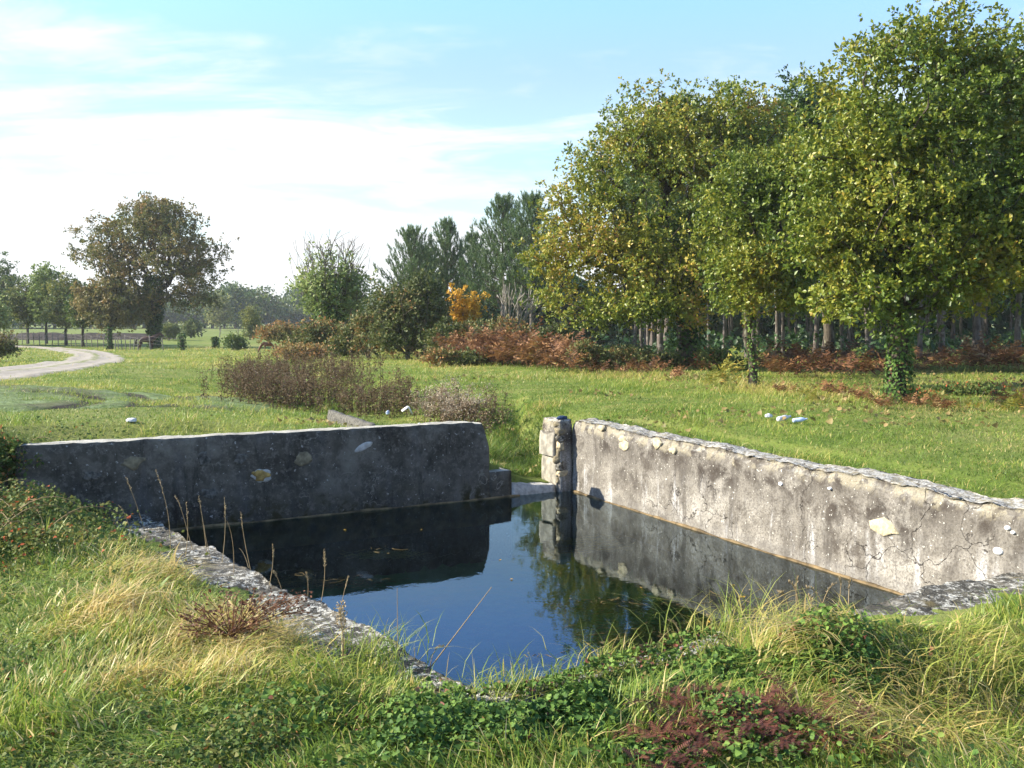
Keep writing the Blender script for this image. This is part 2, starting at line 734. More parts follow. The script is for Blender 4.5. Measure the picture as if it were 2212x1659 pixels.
def concrete(name, ang, kind):
    b = NB(name)
    rz = -ang
    P = b.pos(rz)
    S = b.pos(rz, (1.0, 1.0, 0.16))            # vertical streaks
    geo = b.n('ShaderNodeNewGeometry')
    sep = b.n('ShaderNodeSeparateXYZ')
    b.L(geo.outputs['Position'], sep.inputs[0])
    z = sep.outputs[2]
    big = b.noise(P, 1.5, 6, 0.62, 0.3)
    med = b.noise(P, 6, 7, 0.68, 0.3)
    fine = b.noise(P, 55, 5, 0.7)
    strk = b.noise(S, 6.5, 6, 0.65, 0.2)
    vo = b.n('ShaderNodeTexVoronoi', feature='DISTANCE_TO_EDGE')
    vo.inputs['Scale'].default_value = 2.2 if kind == 'right' else 1.7
    wob = b.n('ShaderNodeVectorMath', operation='ADD')
    nzc = b.n('ShaderNodeTexNoise')
    nzc.inputs['Scale'].default_value = 5.0
    nzc.inputs['Detail'].default_value = 5
    b.L(P, nzc.inputs['Vector'])
    scl = b.n('ShaderNodeVectorMath', operation='SCALE')
    scl.inputs['Scale'].default_value = 0.42
    b.L(nzc.outputs['Color'], scl.inputs[0])
    b.L(P, wob.inputs[0])
    b.L(scl.outputs[0], wob.inputs[1])
    b.L(wob.outputs[0], vo.inputs['Vector'])
    crack = b.step(vo.outputs['Distance'], 0.016, 0.003)
    crack = b.math('MULTIPLY', crack, b.step(b.noise(P, 1.1, 3), 0.44, 0.58))
    if kind == 'dark':
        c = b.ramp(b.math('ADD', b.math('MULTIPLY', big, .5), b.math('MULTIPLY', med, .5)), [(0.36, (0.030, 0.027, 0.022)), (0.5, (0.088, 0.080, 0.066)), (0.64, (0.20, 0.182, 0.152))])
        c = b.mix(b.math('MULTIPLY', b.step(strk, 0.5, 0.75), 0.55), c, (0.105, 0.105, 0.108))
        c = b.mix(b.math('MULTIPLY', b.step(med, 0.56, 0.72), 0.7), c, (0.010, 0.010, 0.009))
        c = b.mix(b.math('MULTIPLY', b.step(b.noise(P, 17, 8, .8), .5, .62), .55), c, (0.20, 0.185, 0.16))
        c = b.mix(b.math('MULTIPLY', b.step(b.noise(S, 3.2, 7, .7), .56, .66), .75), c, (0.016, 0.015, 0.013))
        c = b.mix(b.step(b.noise(P, 26, 3), 0.66, 0.71), c, (0.34, 0.33, 0.31))
        c = b.mix(b.math('MULTIPLY', crack, 0.7), c, (0.32, 0.30, 0.25))
        # algae and rust near the foot
        c = b.mix(b.math('MULTIPLY', b.step(z, 0.35, 0.02), b.step(med, 0.45, 0.62)), c, (0.035, 0.030, 0.012))
        # bare pale concrete on the top
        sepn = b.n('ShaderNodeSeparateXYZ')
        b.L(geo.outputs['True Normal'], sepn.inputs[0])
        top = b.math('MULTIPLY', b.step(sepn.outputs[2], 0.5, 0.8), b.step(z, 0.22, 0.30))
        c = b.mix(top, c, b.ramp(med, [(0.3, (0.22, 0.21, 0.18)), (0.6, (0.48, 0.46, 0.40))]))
    elif kind == 'right':
        c = b.ramp(b.math('ADD', b.math('MULTIPLY', big, .6), b.math('MULTIPLY', med, .4)), [(0.36, (0.115, 0.102, 0.087)), (0.5, (0.275, 0.254, 0.220)), (0.62, (0.44, 0.416, 0.370))])
        c = b.mix(b.math('MULTIPLY', b.step(strk, 0.48, 0.68), 0.75), c, (0.085, 0.075, 0.066))
        up = b.step(b.math('ADD', z, b.math('MULTIPLY', big, 1.1)), 0.88, 1.25)
        c = b.mix(b.math('MULTIPLY', up, b.step(med, 0.36, 0.62)), c, (0.060, 0.050, 0.042))
        rub = b.math('MULTIPLY', b.step(b.math('ADD', z, b.math('MULTIPLY', med, .30)), .86, .93), b.step(b.noise(P, 8, 4, .6), .44, .54))
        c = b.mix(b.math('MULTIPLY', rub, .8), c, b.ramp(fine, [(.35, (.20, .17, .11)), (.6, (.46, .42, .32))]))
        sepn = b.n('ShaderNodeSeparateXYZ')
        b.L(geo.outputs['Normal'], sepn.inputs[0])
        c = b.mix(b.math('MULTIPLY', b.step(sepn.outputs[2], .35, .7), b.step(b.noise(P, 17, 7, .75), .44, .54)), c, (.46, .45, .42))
        lime = b.math('MULTIPLY', b.step(b.noise(S, 4.0, 6, 0.65), 0.53, 0.66), b.step(z, 0.62, 0.25))
        c = b.mix(b.math('MULTIPLY', lime, 0.62), c, (0.66, 0.66, 0.66))
        c = b.mix(b.math('MULTIPLY', b.step(fine, 0.47, 0.62), 0.62), c, (0.085, 0.075, 0.065))
        c = b.mix(b.math('MULTIPLY', b.step(b.noise(P, 3.1, 7, .7, .6), .55, .66), .7), c, (0.070, 0.058, 0.048))
        c = b.mix(b.step(b.noise(P, 40, 2), 0.67, 0.73), c, (0.62, 0.60, 0.54))
        c = b.mix(b.math('MULTIPLY', crack, 0.85), c, (0.035, 0.03, 0.026))
        c = b.mix(b.step(z, 0.13, 0.07), c, b.mix(0.35, c, (0.16, 0.15, 0.14)))
    else:   # lichen-crusted stone
        c = b.ramp(med, [(0.32, (0.030, 0.028, 0.024)), (0.5, (0.085, 0.080, 0.068)), (0.68, (0.20, 0.18, 0.145))])
        lw = b.step(b.noise(P, 20, 9, 0.78, 0.3), 0.50, 0.57)
        lw = b.math('MULTIPLY', lw, b.step(big, 0.36, 0.50))
        c = b.mix(lw, c, b.ramp(fine, [(0.3, (0.33, 0.32, 0.28)), (0.6, (0.60, 0.59, 0.54))]))
        c = b.mix(b.math('MULTIPLY', b.step(b.noise(P, 4, 5), 0.58, 0.7), 0.6), c, (0.16, 0.13, 0.06))
        c = b.mix(b.step(z, 0.12, 0.0), c, (0.07, 0.06, 0.035))
    h = b.math('ADD', b.math('MULTIPLY', med, 1.0), b.math('MULTIPLY', fine, 0.5))
    h = b.math('SUBTRACT', h, b.math('MULTIPLY', crack, 0.8))
    nm = b.bump(h, 0.55 if kind != 'lichen' else 0.95, 0.03)
    return b.finish(b.bsdf(c, 0.92, nm, 0.15).outputs[0])


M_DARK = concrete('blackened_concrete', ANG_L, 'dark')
M_RIGHT = concrete('weathered_render', ANG_R, 'right')
M_LICHEN = concrete('lichen_stone', ANG_R, 'lichen')
M_FOOT = plain('ochre_stained_footing', (0.155, 0.11, 0.055), 0.85, 0.6, 7, bump=0.4)
M_STONE = plain('bare_limestone', (0.50, 0.42, 0.28), 0.9, 0.35, 14, bump=0.6)
M_STONED = plain('stained_stone', (0.20, 0.17, 0.11), 0.9, 0.4, 16, bump=0.6)
M_SCAR = plain('dark_plaster_scar', (0.105, 0.10, 0.088), 0.95, 0.6, 26, bump=0.9)
M_MORTAR = plain('pale_mortar', (0.42, 0.41, 0.39), 0.9, 0.25, 20, bump=0.5)
M_PALE = plain('pale_plaster', (0.285, 0.262, 0.215), 0.9, 0.4, 9, bump=0.6)


def wall_mesh(P0, P1, nin, T, ztop, zbot, rough=0.01, toprough=0.01, step=0.045, edge=0.02, seed=0, cap=True):
    """wall whose water-side foot runs P0 -> P1, thickness T away from the water; ztop(t) is its top"""
    P0, P1, nin = np.asarray(P0, float), np.asarray(P1, float), np.asarray(nin, float)
    Ln = np.linalg.norm(P1 - P0)
    n = max(3, int(Ln / step))
    ts = np.linspace(0, 1, n + 1)
    # cross-section (offset away from the water, height fraction)
    h = 1.0
    nv = max(6, int((ztop(0.5) - zbot) / step))
    nt_ = max(3, int(T / step))
    sec = [(0.0, k / nv) for k in range(nv)]
    sec += [(T * k / nt_, 1.0) for k in range(nt_)]
    sec += [(T, 1 - k / nv) for k in range(nv + 1)]
    sec = np.array(sec)
    m = len(sec)
    p = P0[None] + (P1 - P0)[None] * ts[:, None]
    zt = np.array([ztop(t) for t in ts])
    off = sec[:, 0]
    xy = p[:, None] - nin[None, None] * off[None, :, None]
    zz = zbot + (zt[:, None] - zbot) * sec[None, :, 1]
    V = np.concatenate([xy, zz[..., None]], -1)
    # roughness
    d = fbm3(V, 4.5, 4, seed) * 2
    d2 = fbm3(V, 14, 3, seed + 3) * 2
    topw = np.exp(-((1 - sec[:, 1]) * (zt.mean() - zbot) / 0.06) ** 2)[None]
    front = (off < 1e-6).astype(float)[None]
    back = (np.abs(off - T) < 1e-6).astype(float)[None]
    d2 = d2 * 0.6
    amt = (rough * (d + 0.5 * d2))
    V[..., :2] += nin[None, None] * ((front - back) * amt - (front - back) * topw * edge * (1 + d2))[..., None]
    V[..., 2] += topw * toprough * (d + 0.9 * d2)
    V = V.reshape(-1, 3)
    f = (np.arange(n)[:, None] * m + np.arange(m - 1)[None]).ravel()
    f4 = np.stack([f, f + m, f + m + 1, f + 1], 1)
    # end caps: fine strips across front/back pairs
    caps = []
    if cap:
        for r0, flip in ((0, False), (n * m, True)):
            for k in range(nv):
                q = [r0 + k, r0 + k + 1, r0 + m - 2 - k, r0 + m - 1 - k]
                caps.append(q[::-1] if flip else q)
            for k in range(nt_ // 2):
                a0, a1 = nv + k, nv + k + 1
                b0, b1 = nv + nt_ - k, nv + nt_ - k - 1
                if b1 > a1:
                    q = [r0 + a0, r0 + a1, r0 + b1, r0 + b0]
                    caps.append(q[::-1] if flip else q)
                elif b0 > a1:
                    pass
    return V, f4, np.array(caps) if caps else np.zeros((0, 4), int)


def shard(P, ang, nrm, rx, rz, seed, depth, n=9):
    rg = np.random.default_rng(seed)
    th = (np.arange(n) + rg.uniform(-.35, .35, n)) / n * 2 * math.pi
    rad = rg.uniform(.65, 1.2, n)
    along = np.array([math.cos(ang), math.sin(ang), 0])
    n3 = np.array([nrm[0], nrm[1], 0])
    V = []
    for sc, dp in ((1.06, -.02), (1.0, depth * .7), (.80, depth)):
        lx, lz = np.cos(th) * rad * rx * sc, np.sin(th) * rad * rz * sc
        V.append(P[None] + along[None] * lx[:, None] + np.array([[0, 0, 1.0]]) * lz[:, None] + n3[None] * (dp + (rg.normal(0, depth * .25, n) if sc < 1.01 else np.zeros(n)))[:, None])
    V.append((P + n3 * depth)[None])
    V = np.concatenate(V)
    k = np.arange(n)
    f4 = np.concatenate([np.stack([k + i * n, (k + 1) % n + i * n, (k + 1) % n + (i + 1) * n, k + (i + 1) * n], 1) for i in range(2)])
    f3 = np.stack([k + 2 * n, (k + 1) % n + 2 * n, np.full(n, 3 * n)], 1)
    return V, f3, f4


def rock(c, r, seed, rot=0.0, amp=0.35, sub=2, sq=None):
    v, f = ICO2 if sub == 2 else ICO3
    v = v.copy()
    if sq:
        v = np.sign(v) * np.abs(v) ** sq
    v = v * (1 + amp * 2 * fbm3(v, 1.6, 3, seed))[:, None]
    v = v * np.asarray(r, float)[None]
    cr, sr = math.cos(rot), math.sin(rot)
    v = np.stack([v[:, 0] * cr - v[:, 1] * sr, v[:, 0] * sr + v[:, 1] * cr, v[:, 2]], 1)
    return v + np.asarray(c, float)[None], f


def on_left(px, py, prj=0.0):
    """point on the left wall's face seen at a reference pixel"""
    r = ray(px, py)
    o = np.array([0, 0, HC])
    n3 = np.array([nLeft[0], nLeft[1], 0])
    t = ((np.array([W1[0], W1[1], 0]) - o) @ n3) / (r @ n3)
    return o + r * t + n3 * prj


def on_right(px, py, prj=0.0):
    r = ray(px, py)
    o = np.array([0, 0, HC])
    n3 = np.array([nRight[0], nRight[1], 0])
    t = ((np.array([A[0], A[1], 0]) - o) @ n3) / (r @ n3)
    return o + r * t + n3 * prj


def wall_patch(P, ang, nrm, rx, rz, seed, depth=0.012, rot=0.0, n=26, irr=0.75):
    """an irregular patch lying on a wall face, with a domed thickness"""
    th = np.arange(n) / n * 2 * math.pi
    q = np.stack([np.cos(th), np.sin(th), np.full(n, seed * 1.7)], 1)
    rad = 1 + irr * 2 * fbm3(q, 1.5, 4, seed)
    along = np.array([math.cos(ang), math.sin(ang), 0])
    up = np.array([0, 0, 1.0])
    n3 = np.array([nrm[0], nrm[1], 0])
    V = []
    for sc, dp in ((1.0, -0.02), (1.0, depth * 0.6), (0.7, depth), (0.35, depth * 0.8)):
        lx, lz = np.cos(th) * rad * rx * sc, np.sin(th) * rad * rz * sc
        a_, b_ = lx * math.cos(rot) - lz * math.sin(rot), lx * math.sin(rot) + lz * math.cos(rot)
        dj = dp + (0.006 * fbm3(np.stack([a_ * 30, b_ * 30, a_ * 0], 1), 1, 2, seed) * 2 if sc < 1 else 0)
        V.append(P[None] + along[None] * a_[:, None] + up[None] * b_[:, None] + n3[None] * np.reshape(dj, (-1, 1)))
    V.append((P + n3 * depth)[None])
    V = np.concatenate(V)
    k = np.arange(n)
    f4 = np.concatenate([np.stack([k + i * n, (k + 1) % n + i * n, (k + 1) % n + (i + 1) * n, k + (i + 1) * n], 1) for i in range(3)])
    f3 = np.stack([k + 3 * n, (k + 1) % n + 3 * n, np.full(n, 4 * n)], 1)
    return V, f3, f4


def footing(P0, P1, nin, seed, name, parent, off):
    V, f, cp = wall_mesh(np.asarray(P0) + nin * 0.035, P1 + nin * 0.035, nin, 0.055, lambda t: 0.012 + .008 * math.sin(t * 31) * math.sin(t * 13), -0.30, 0.012, 0.012, 0.05, 0.012, seed)
    s = Soup()
    s.add(V, f4=np.concatenate([f, cp]))
    return s.build(name, M_FOOT, parent, off, True)


# ---- left wall
tW = lambda px: ((on_left(px, 1050)[:2] - W1) @ DL)
s_hi, s_step = tW(1057), tW(1105)
LW0 = W1 + DL * 5.62
left_wall = thing('basin_wall', 'long blackened concrete wall standing in shadow at the back of the water basin', 'wall', (W1[0] + DL[0] * 3, W1[1] + DL[1] * 3, 0))
lw_off = (W1[0] + DL[0] * 3, W1[1] + DL[1] * 3, 0)
s = Soup()
Lhi = 5.62 - s_hi


def ztop_left(t):
    s_ = s_hi + Lhi * t
    return 0.905 - 0.018 * (1 - ss(0.0, 0.02, s_ - s_hi - 0.18)) + 0.02 * t


V, f, cp = wall_mesh(W1 + DL * s_hi, LW0, nLeft, 0.26, ztop_left, -0.8, 0.008, 0.014, 0.035, 0.02, 1)
# chip the outer upper corner
V = V.copy()
sV = (V[:, :2] - W1) @ DL
ch = np.clip(0.10 - (sV - s_hi), 0, 1) * np.clip((V[:, 2] - 0.60) / 0.3, 0, 1)
V[:, :2] += DL[None] * (ch * 0.9)[:, None]
s.add(V, f4=np.concatenate([f, cp]))
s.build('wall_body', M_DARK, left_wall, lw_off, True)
s = Soup()
V, f, cp = wall_mesh(W1 + DL * (s_step), W1 + DL * (s_hi - 0.003), nLeft, 0.30, lambda t: 0.31, -0.8, 0.005, 0.006, 0.05, 0.01, 2)
s.add(V, f4=np.concatenate([f, cp]))
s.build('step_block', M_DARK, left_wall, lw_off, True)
s = Soup()
V, f, cp = wall_mesh(W1 - DL * 0.27, W1 + DL * (s_step - 0.003), nLeft, 0.55, lambda t: 0.085 + 0.055 * t, -0.8, 0.012, 0.02, 0.05, 0.03, 3)
s.add(V, f4=np.concatenate([f, cp]))
s.build('sill', M_MORTAR, left_wall, lw_off, True)
footing(W1 + DL * 0.25, LW0, nLeft, 4, 'footing', left_wall, lw_off)
# bare stones and plaster scars of the dark wall
for i, (px, py, rx, rz, mt, rot) in enumerate([(562, 1028, 24, 17, M_MORTAR, 0.15), (285, 1000, 22, 13, M_STONED, 0), (655, 990, 19, 13, M_STONED, 0), (520, 993, 16, 12, M_SCAR, 0.2),
                                               (440, 992, 13, 15, M_SCAR, 0), (455, 1068, 17, 14, M_SCAR, 0.3), (200, 1028, 20, 9, M_SCAR, 0.1)]):
    P = on_left(px, py)
    k = P[1] / F
    s = Soup()
    V, f3, f4 = wall_patch(P, ANG_L, nLeft, rx * k, rz * k, 20 + i, 0.010, rot)
    s.add(V, f3, f4)
    o = s.build('plaster_scar', mt, left_wall, lw_off, False)
    if i == 0:
        s = Soup()
        V, f3, f4 = wall_patch(P + np.array([0, 0, 0.012]), ANG_L, nLeft, 19 * k, 12 * k, 60, 0.024, rot)
        s.add(V, f3, f4)
        s.build('bare_stone', plain('ochre_stone', (0.33, 0.22, 0.07), 0.9, 0.45, 18, bump=0.6), left_wall, lw_off)
P = on_left(785, 965)
k = P[1] / F
s = Soup()
V, f3, f4 = wall_patch(P, ANG_L, nLeft, 22 * k, 7.5 * k, 77, 0.012, -0.42, irr=0.22)
s.add(V, f3, f4)
s.build('bare_stone', M_MORTAR, left_wall, lw_off)

# ---- right wall with its pillar
right_wall = thing('basin_wall', 'sunlit grey rendered wall with dark cracks and a crumbling stone top beside the water', 'wall', (B[0], B[1], 0))
rw_off = (B[0], B[1], 0)
RW1 = B + DR * 1.6
LR = np.linalg.norm(RW1 - A)
s = Soup()


def ztop_right(t):
    return 0.865 - 0.045 * t + 0.02 * math.sin(t * 23) * 0.4


V, f, cp = wall_mesh(A - DR * 0.003, RW1, nRight, 0.36, ztop_right, -0.8, 0.018, 0.035, 0.03, 0.045, 5)
s.add(V, f4=np.concatenate([f, cp]))
s.build('wall_body', M_RIGHT, right_wall, rw_off, True)
footing(A + DR * 0.03, B + DR * 0.3, nRight, 6, 'footing', right_wall, rw_off)
for i, (px, py, rx, rz, rot) in enumerate([(1350, 962, 16, 11, 0.3), (1420, 960, 9, 14, 0.2), (1300, 925, 8, 7, 0), (1455, 972, 9, 10, 0.4), (1912, 1140, 26, 19, -0.12), (1345, 950, 9, 8, 0.2)]):
    P = on_right(px, py)
    k = P[1] / F
    s = Soup()
    V, f3, f4 = shard(P, ANG_R, nRight, rx * k * 1.6, rz * k, 30 + i, 0.016, 7 + i % 4)
    s.add(V, f3, f4)
    s.build('bare_stone', plain('pale_limestone', (0.46, 0.40, 0.27), 0.9, 0.3, 22, bump=0.6) if i == 0 else bpy.data.materials['pale_limestone'], right_wall, rw_off)
M_WHITE = plain('white_paint_spot', (0.85, 0.85, 0.85), 0.7, 0.03, 10)
for i, (px, py, r_) in enumerate([(2158, 1190, 8), (2178, 1140, 4.5), (2190, 1150, 3.5), (1688, 1045, 4), (1794, 1055, 3.2), (1431, 1204, 3.5)]):
    P = on_right(px, py)
    if P[2] < 0.1 and py < 1200:
        pass
    k = P[1] / F
    if ztop_right(0.5) - 0.03 < P[2] or P[2] < 0.06:
        continue
    s = Soup()
    V, f3, f4 = wall_patch(P + np.array([nRight[0], nRight[1], 0]) * 0.008, ANG_R, nRight, r_ * k * 1.5, r_ * k, 45 + i, 0.012, 0, 14, 0.08)
    s.add(V, f3, f4)
    s.build('lichen_spot', M_WHITE, right_wall, rw_off)
# pillar at the far corner: a stub of wall, its left end bare pale plaster
s = Soup()
V, f, cp = wall_mesh(A + DL * 0.175, A + DL * 0.004, nLeft, 0.42, lambda t: 0.885, -0.8, 0.010, 0.03, 0.035, 0.03, 8)
s.add(V, f4=np.concatenate([f, cp]))
s.build('pillar', M_RIGHT, right_wall, rw_off, True)
s = Soup()
for (o0, o1, z0, z1, th, sd) in ((0.06, 0.40, 0.04, 0.42, 0.022, 1), (0.10, 0.43, 0.425, 0.70, 0.040, 2)):
    P0 = A + DL * (0.175 + th) - nLeft * o0
    V, f, cp = wall_mesh(A + DL * (0.175 + th) - nLeft * o1, A + DL * (0.175 + th) - nLeft * o0, DL, th + 0.02, lambda t: z1 + .02 * math.sin(t * 7 + sd), z0, 0.012, 0.02, 0.03, 0.015, 80 + sd)
    s.add(V, f4=np.concatenate([f, cp]))
s.build('plaster_face', M_PALE, right_wall, rw_off, True)
for i in range(9):
    z = 0.14 + 0.085 * i
    P = A + DL * (0.155 + rng.uniform(-.02, .02)) - nLeft * rng.uniform(0.02, 0.08)
    s = Soup()
    v, f = rock((P[0], P[1], z), (rng.uniform(.035, .065), rng.uniform(.04, .06), rng.uniform(.03, .065)), 200 + i, ANG_L + rng.normal(0, .5), 0.6, 3, .6)
    s.add(v, f3=f)
    s.build('rubble_stone', [M_STONED, M_STONE, M_LICHEN, M_STONED][i % 4], right_wall, rw_off, True)

# ---- near walls: low, rough, lichen-crusted
near_left = thing('basin_wall', 'low rough stone wall crusted with white lichen along the left water edge', 'wall', (C[0], C[1], 0))
nCE = np.array([-(E - C)[1], (E - C)[0]])
nCE = nCE / np.linalg.norm(nCE)
if nCE @ (A - C) < 0:
    nCE = -nCE
s = Soup()
V, f, cp = wall_mesh(E + (E - C) * 0.03, C + (C - E) * 0.05, nCE, 0.52, lambda t: 0.165 + 0.19 * t + 0.02 * math.sin(t * 19) + 0.015 * math.sin(t * 41), -0.8, 0.045, 0.035, 0.03, 0.03, 10)
s.add(V, f4=np.concatenate([f, cp]))
s.build('wall_body', M_LICHEN, near_left, (C[0], C[1], 0), True)
near_right = thing('basin_wall', 'low grassy stone wall along the near right water edge, patched with lichen', 'wall', (B[0], B[1] - 0.5, 0))
nCB = np.array([-(B - C)[1], (B - C)[0]])
nCB = nCB / np.linalg.norm(nCB)
if nCB @ (A - C) < 0:
    nCB = -nCB
s = Soup()
V, f, cp = wall_mesh(C - (B - C) * 0.09, B + (B - C) * 0.35, nCB, 0.62, lambda t: 0.34 + 0.10 * t + 0.015 * math.sin(t * 23), -0.8, 0.04, 0.035, 0.035, 0.03, 11)
s.add(V, f4=np.concatenate([f, cp]))
s.build('wall_body', M_LICHEN, near_right, (B[0], B[1] - 0.5, 0), True)
# ------------------------------------------------------------------ vegetation materials
G = {'dk': (0.060, 0.115, 0.018), 'gr': (0.200, 0.305, 0.044), 'yg': (0.38, 0.41, 0.085), 'st': (0.62, 0.46, 0.17), 'pl': (0.72, 0.62, 0.36)}
M_GRASS = leaf_mat('meadow_grass', [(0.0, G['dk']), (0.30, G['gr']), (0.52, G['yg']), (0.76, G['st']), (1.0, G['pl'])], 0.40, 0.45, 0.35)
M_DRY = leaf_mat('dry_stems', [(0.0, (0.16, 0.10, 0.05)), (0.5, (0.36, 0.27, 0.14)), (1.0, (0.55, 0.46, 0.30))], 0.2, 0.6)
M_OAK = leaf_mat('oak_leaves', [(0.0, (0.042, 0.085, 0.014)), (0.35, (0.130, 0.190, 0.025)), (0.65, (0.28, 0.295, 0.040)), (0.86, (0.44, 0.34, 0.055)), (1.0, (0.42, 0.20, 0.05))], 0.30, 0.42, 0.4)
M_OAKD = leaf_mat('dark_oak_leaves', [(0, (0.024, 0.061, 0.019)), (0.5, (0.068, 0.128, 0.030)), (1, (0.162, 0.203, 0.041))], 0.28, 0.45, 0.4)
M_OAKB = leaf_mat('browning_oak_leaves', [(0.0, (0.08, 0.105, 0.032)), (0.4, (0.175, 0.18, 0.055)), (0.72, (0.29, 0.20, 0.075)), (1.0, (0.40, 0.23, 0.09))], 0.30, 0.5)
M_RUST = leaf_mat('rusty_leaves', [(0.0, (0.10, 0.12, 0.035)), (0.5, (0.23, 0.20, 0.07)), (1.0, (0.34, 0.235, 0.10))], 0.3, 0.55)
M_ASH = leaf_mat('pale_ash_leaves', [(0, (0.112, 0.168, 0.042)), (0.5, (0.238, 0.308, 0.098)), (1, (0.420, 0.462, 0.182))], 0.35, 0.5)
M_YEL = leaf_mat('yellow_leaves', [(0, (0.345, 0.184, 0.023)), (0.5, (0.598, 0.345, 0.034)), (1, (0.759, 0.483, 0.081))], 0.35, 0.5)
M_FARL = leaf_mat('mixed_green_leaves', [(0, (0.053, 0.090, 0.030)), (0.5, (0.120, 0.165, 0.053)), (1, (0.270, 0.270, 0.075))], 0.28, 0.5)
M_BUSH = leaf_mat('thicket_leaves', [(0, (0.054, 0.078, 0.023)), (0.45, (0.132, 0.163, 0.050)), (0.75, (0.248, 0.202, 0.078)), (1, (0.419, 0.202, 0.078))], 0.28, 0.55)
M_BRAM = leaf_mat('bramble_leaves', [(0, (0.033, 0.068, 0.018)), (0.5, (0.098, 0.158, 0.042)), (0.85, (0.210, 0.195, 0.060)), (1, (0.420, 0.105, 0.045))], 0.25, 0.58, 0.12)
M_IVY = leaf_mat('ivy_leaves', [(0, (0.024, 0.055, 0.015)), (0.5, (0.069, 0.137, 0.031)), (0.85, (0.176, 0.273, 0.054)), (1, (0.196, 0.073, 0.054))], 0.18, 0.58, 0.12)
M_BRACK = leaf_mat('dry_bracken', [(0.0, (0.085, 0.040, 0.022)), (0.4, (0.22, 0.105, 0.050)), (0.75, (0.38, 0.20, 0.085)), (0.92, (0.48, 0.30, 0.15)), (1.0, (0.24, 0.25, 0.07))], 0.3, 0.6)
M_BRACKG = leaf_mat('yellowing_bracken', [(0, (0.120, 0.168, 0.036)), (0.5, (0.312, 0.300, 0.060)), (1, (0.540, 0.312, 0.072))], 0.3, 0.6)
M_RUSTD = leaf_mat('rust_brown_seeds', [(0.0, (0.07, 0.03, 0.018)), (0.5, (0.15, 0.065, 0.035)), (1.0, (0.26, 0.14, 0.07))], 0.2, 0.6)
M_BRACKR = leaf_mat('red_brown_bracken', [(0.0, (0.05, 0.018, 0.013)), (0.5, (0.115, 0.040, 0.028)), (1.0, (0.22, 0.085, 0.05))], 0.25, 0.55)
M_PINE = leaf_mat('pine_needles', [(0.0, (0.040, 0.085, 0.030)), (0.5, (0.12, 0.19, 0.072)), (1.0, (0.24, 0.31, 0.14))], 0.25, 0.5)
M_WEED = leaf_mat('withered_weed', [(0.0, (0.040, 0.025, 0.015)), (0.45, (0.12, 0.078, 0.042)), (0.7, (0.19, 0.135, 0.070)), (0.85, (0.15, 0.17, 0.05)), (1.0, (0.20, 0.25, 0.07))], 0.2, 0.7)
M_FLUFF = leaf_mat('seed_fluff', [(0.0, (0.10, 0.065, 0.038)), (0.55, (0.25, 0.18, 0.115)), (1.0, (0.62, 0.54, 0.42))], 0.3, 0.8)
M_ALGA = leaf_mat('pond_weed', [(0.0, (0.08, 0.060, 0.022)), (0.6, (0.22, 0.155, 0.055)), (1.0, (0.46, 0.33, 0.13))], 0.15, 0.6)
M_BARK = bark_mat('oak_bark', (0.035, 0.028, 0.022), (0.10, 0.085, 0.065), (0.17, 0.17, 0.12))
M_PBARK = bark_mat('pine_bark', (0.060, 0.048, 0.042), (0.18, 0.150, 0.132), (0.24, 0.22, 0.195))
M_TWIG = bark_mat('grey_twigs', (0.10, 0.085, 0.07), (0.24, 0.21, 0.17))
M_WHITEW = bark_mat('bleached_branches', (0.17, 0.15, 0.12), (0.36, 0.33, 0.28))

# ------------------------------------------------------------------ tree generator


def skeleton(att, trunk, bf=0.35):
    """join attractors to a trunk polyline; returns nodes, parents"""
    P = [np.asarray(p, float) for p in trunk]
    par = [-1] + list(range(len(trunk) - 1))
    pl = [0.0]
    for i in range(1, len(trunk)):
        pl.append(pl[-1] + float(np.linalg.norm(P[i] - P[i - 1])))
    top = P[-1]
    n0 = max(1, int(len(trunk) * 0.45))
    order = np.argsort(np.linalg.norm(att - np.asarray(trunk[n0:]).mean(0), axis=1))
    tot = len(P) + 3 * len(att)
    arr = np.zeros((tot, 3))
    arr[:len(P)] = P
    pls = np.full(tot, 1e9)
    pls[:len(P)] = pl
    pls[:n0] = 1e6
    n = len(P)
    for i in order:
        q = att[i]
        d = np.linalg.norm(arr[:n] - q, axis=1)
        j = int(np.argmin(d + bf * pls[:n]))
        D = d[j]
        k = j
        if D > 0.5:
            for f in (0.36, 0.7):
                p = arr[j] + (q - arr[j]) * f + rng.normal(0, 0.05 * D, 3) + np.array([0, 0, 0.07 * D * (1 - abs(2 * f - 1))])
                arr[n] = p
                par.append(k)
                pls[n] = (pls[k] if pls[k] < 1e5 else 0) + D * 0.35
                k = n
                n += 1
        arr[n] = q
        par.append(k)
        pls[n] = (pls[k] if pls[k] < 1e5 else 0) + float(np.linalg.norm(arr[n] - arr[k]))
        n += 1
    return arr[:n], np.array(par)


def wood(arr, par, r0, rmin, n_trunk, sides=5, power=0.5):
    n = len(arr)
    cnt = np.ones(n)
    for i in range(n - 1, 0, -1):
        cnt[par[i]] += cnt[i]
    r = r0 * (cnt / cnt[0]) ** power
    r = np.maximum(r, rmin)
    r[0] *= 1.35
    a = arr[par[1:]]
    b = arr[1:]
    ra = np.minimum(r[par[1:]], r[1:] * 1.5)
    ra[:n_trunk - 1] = r[par[1:n_trunk]]
    return tubes(a, b, ra, r[1:], sides), r


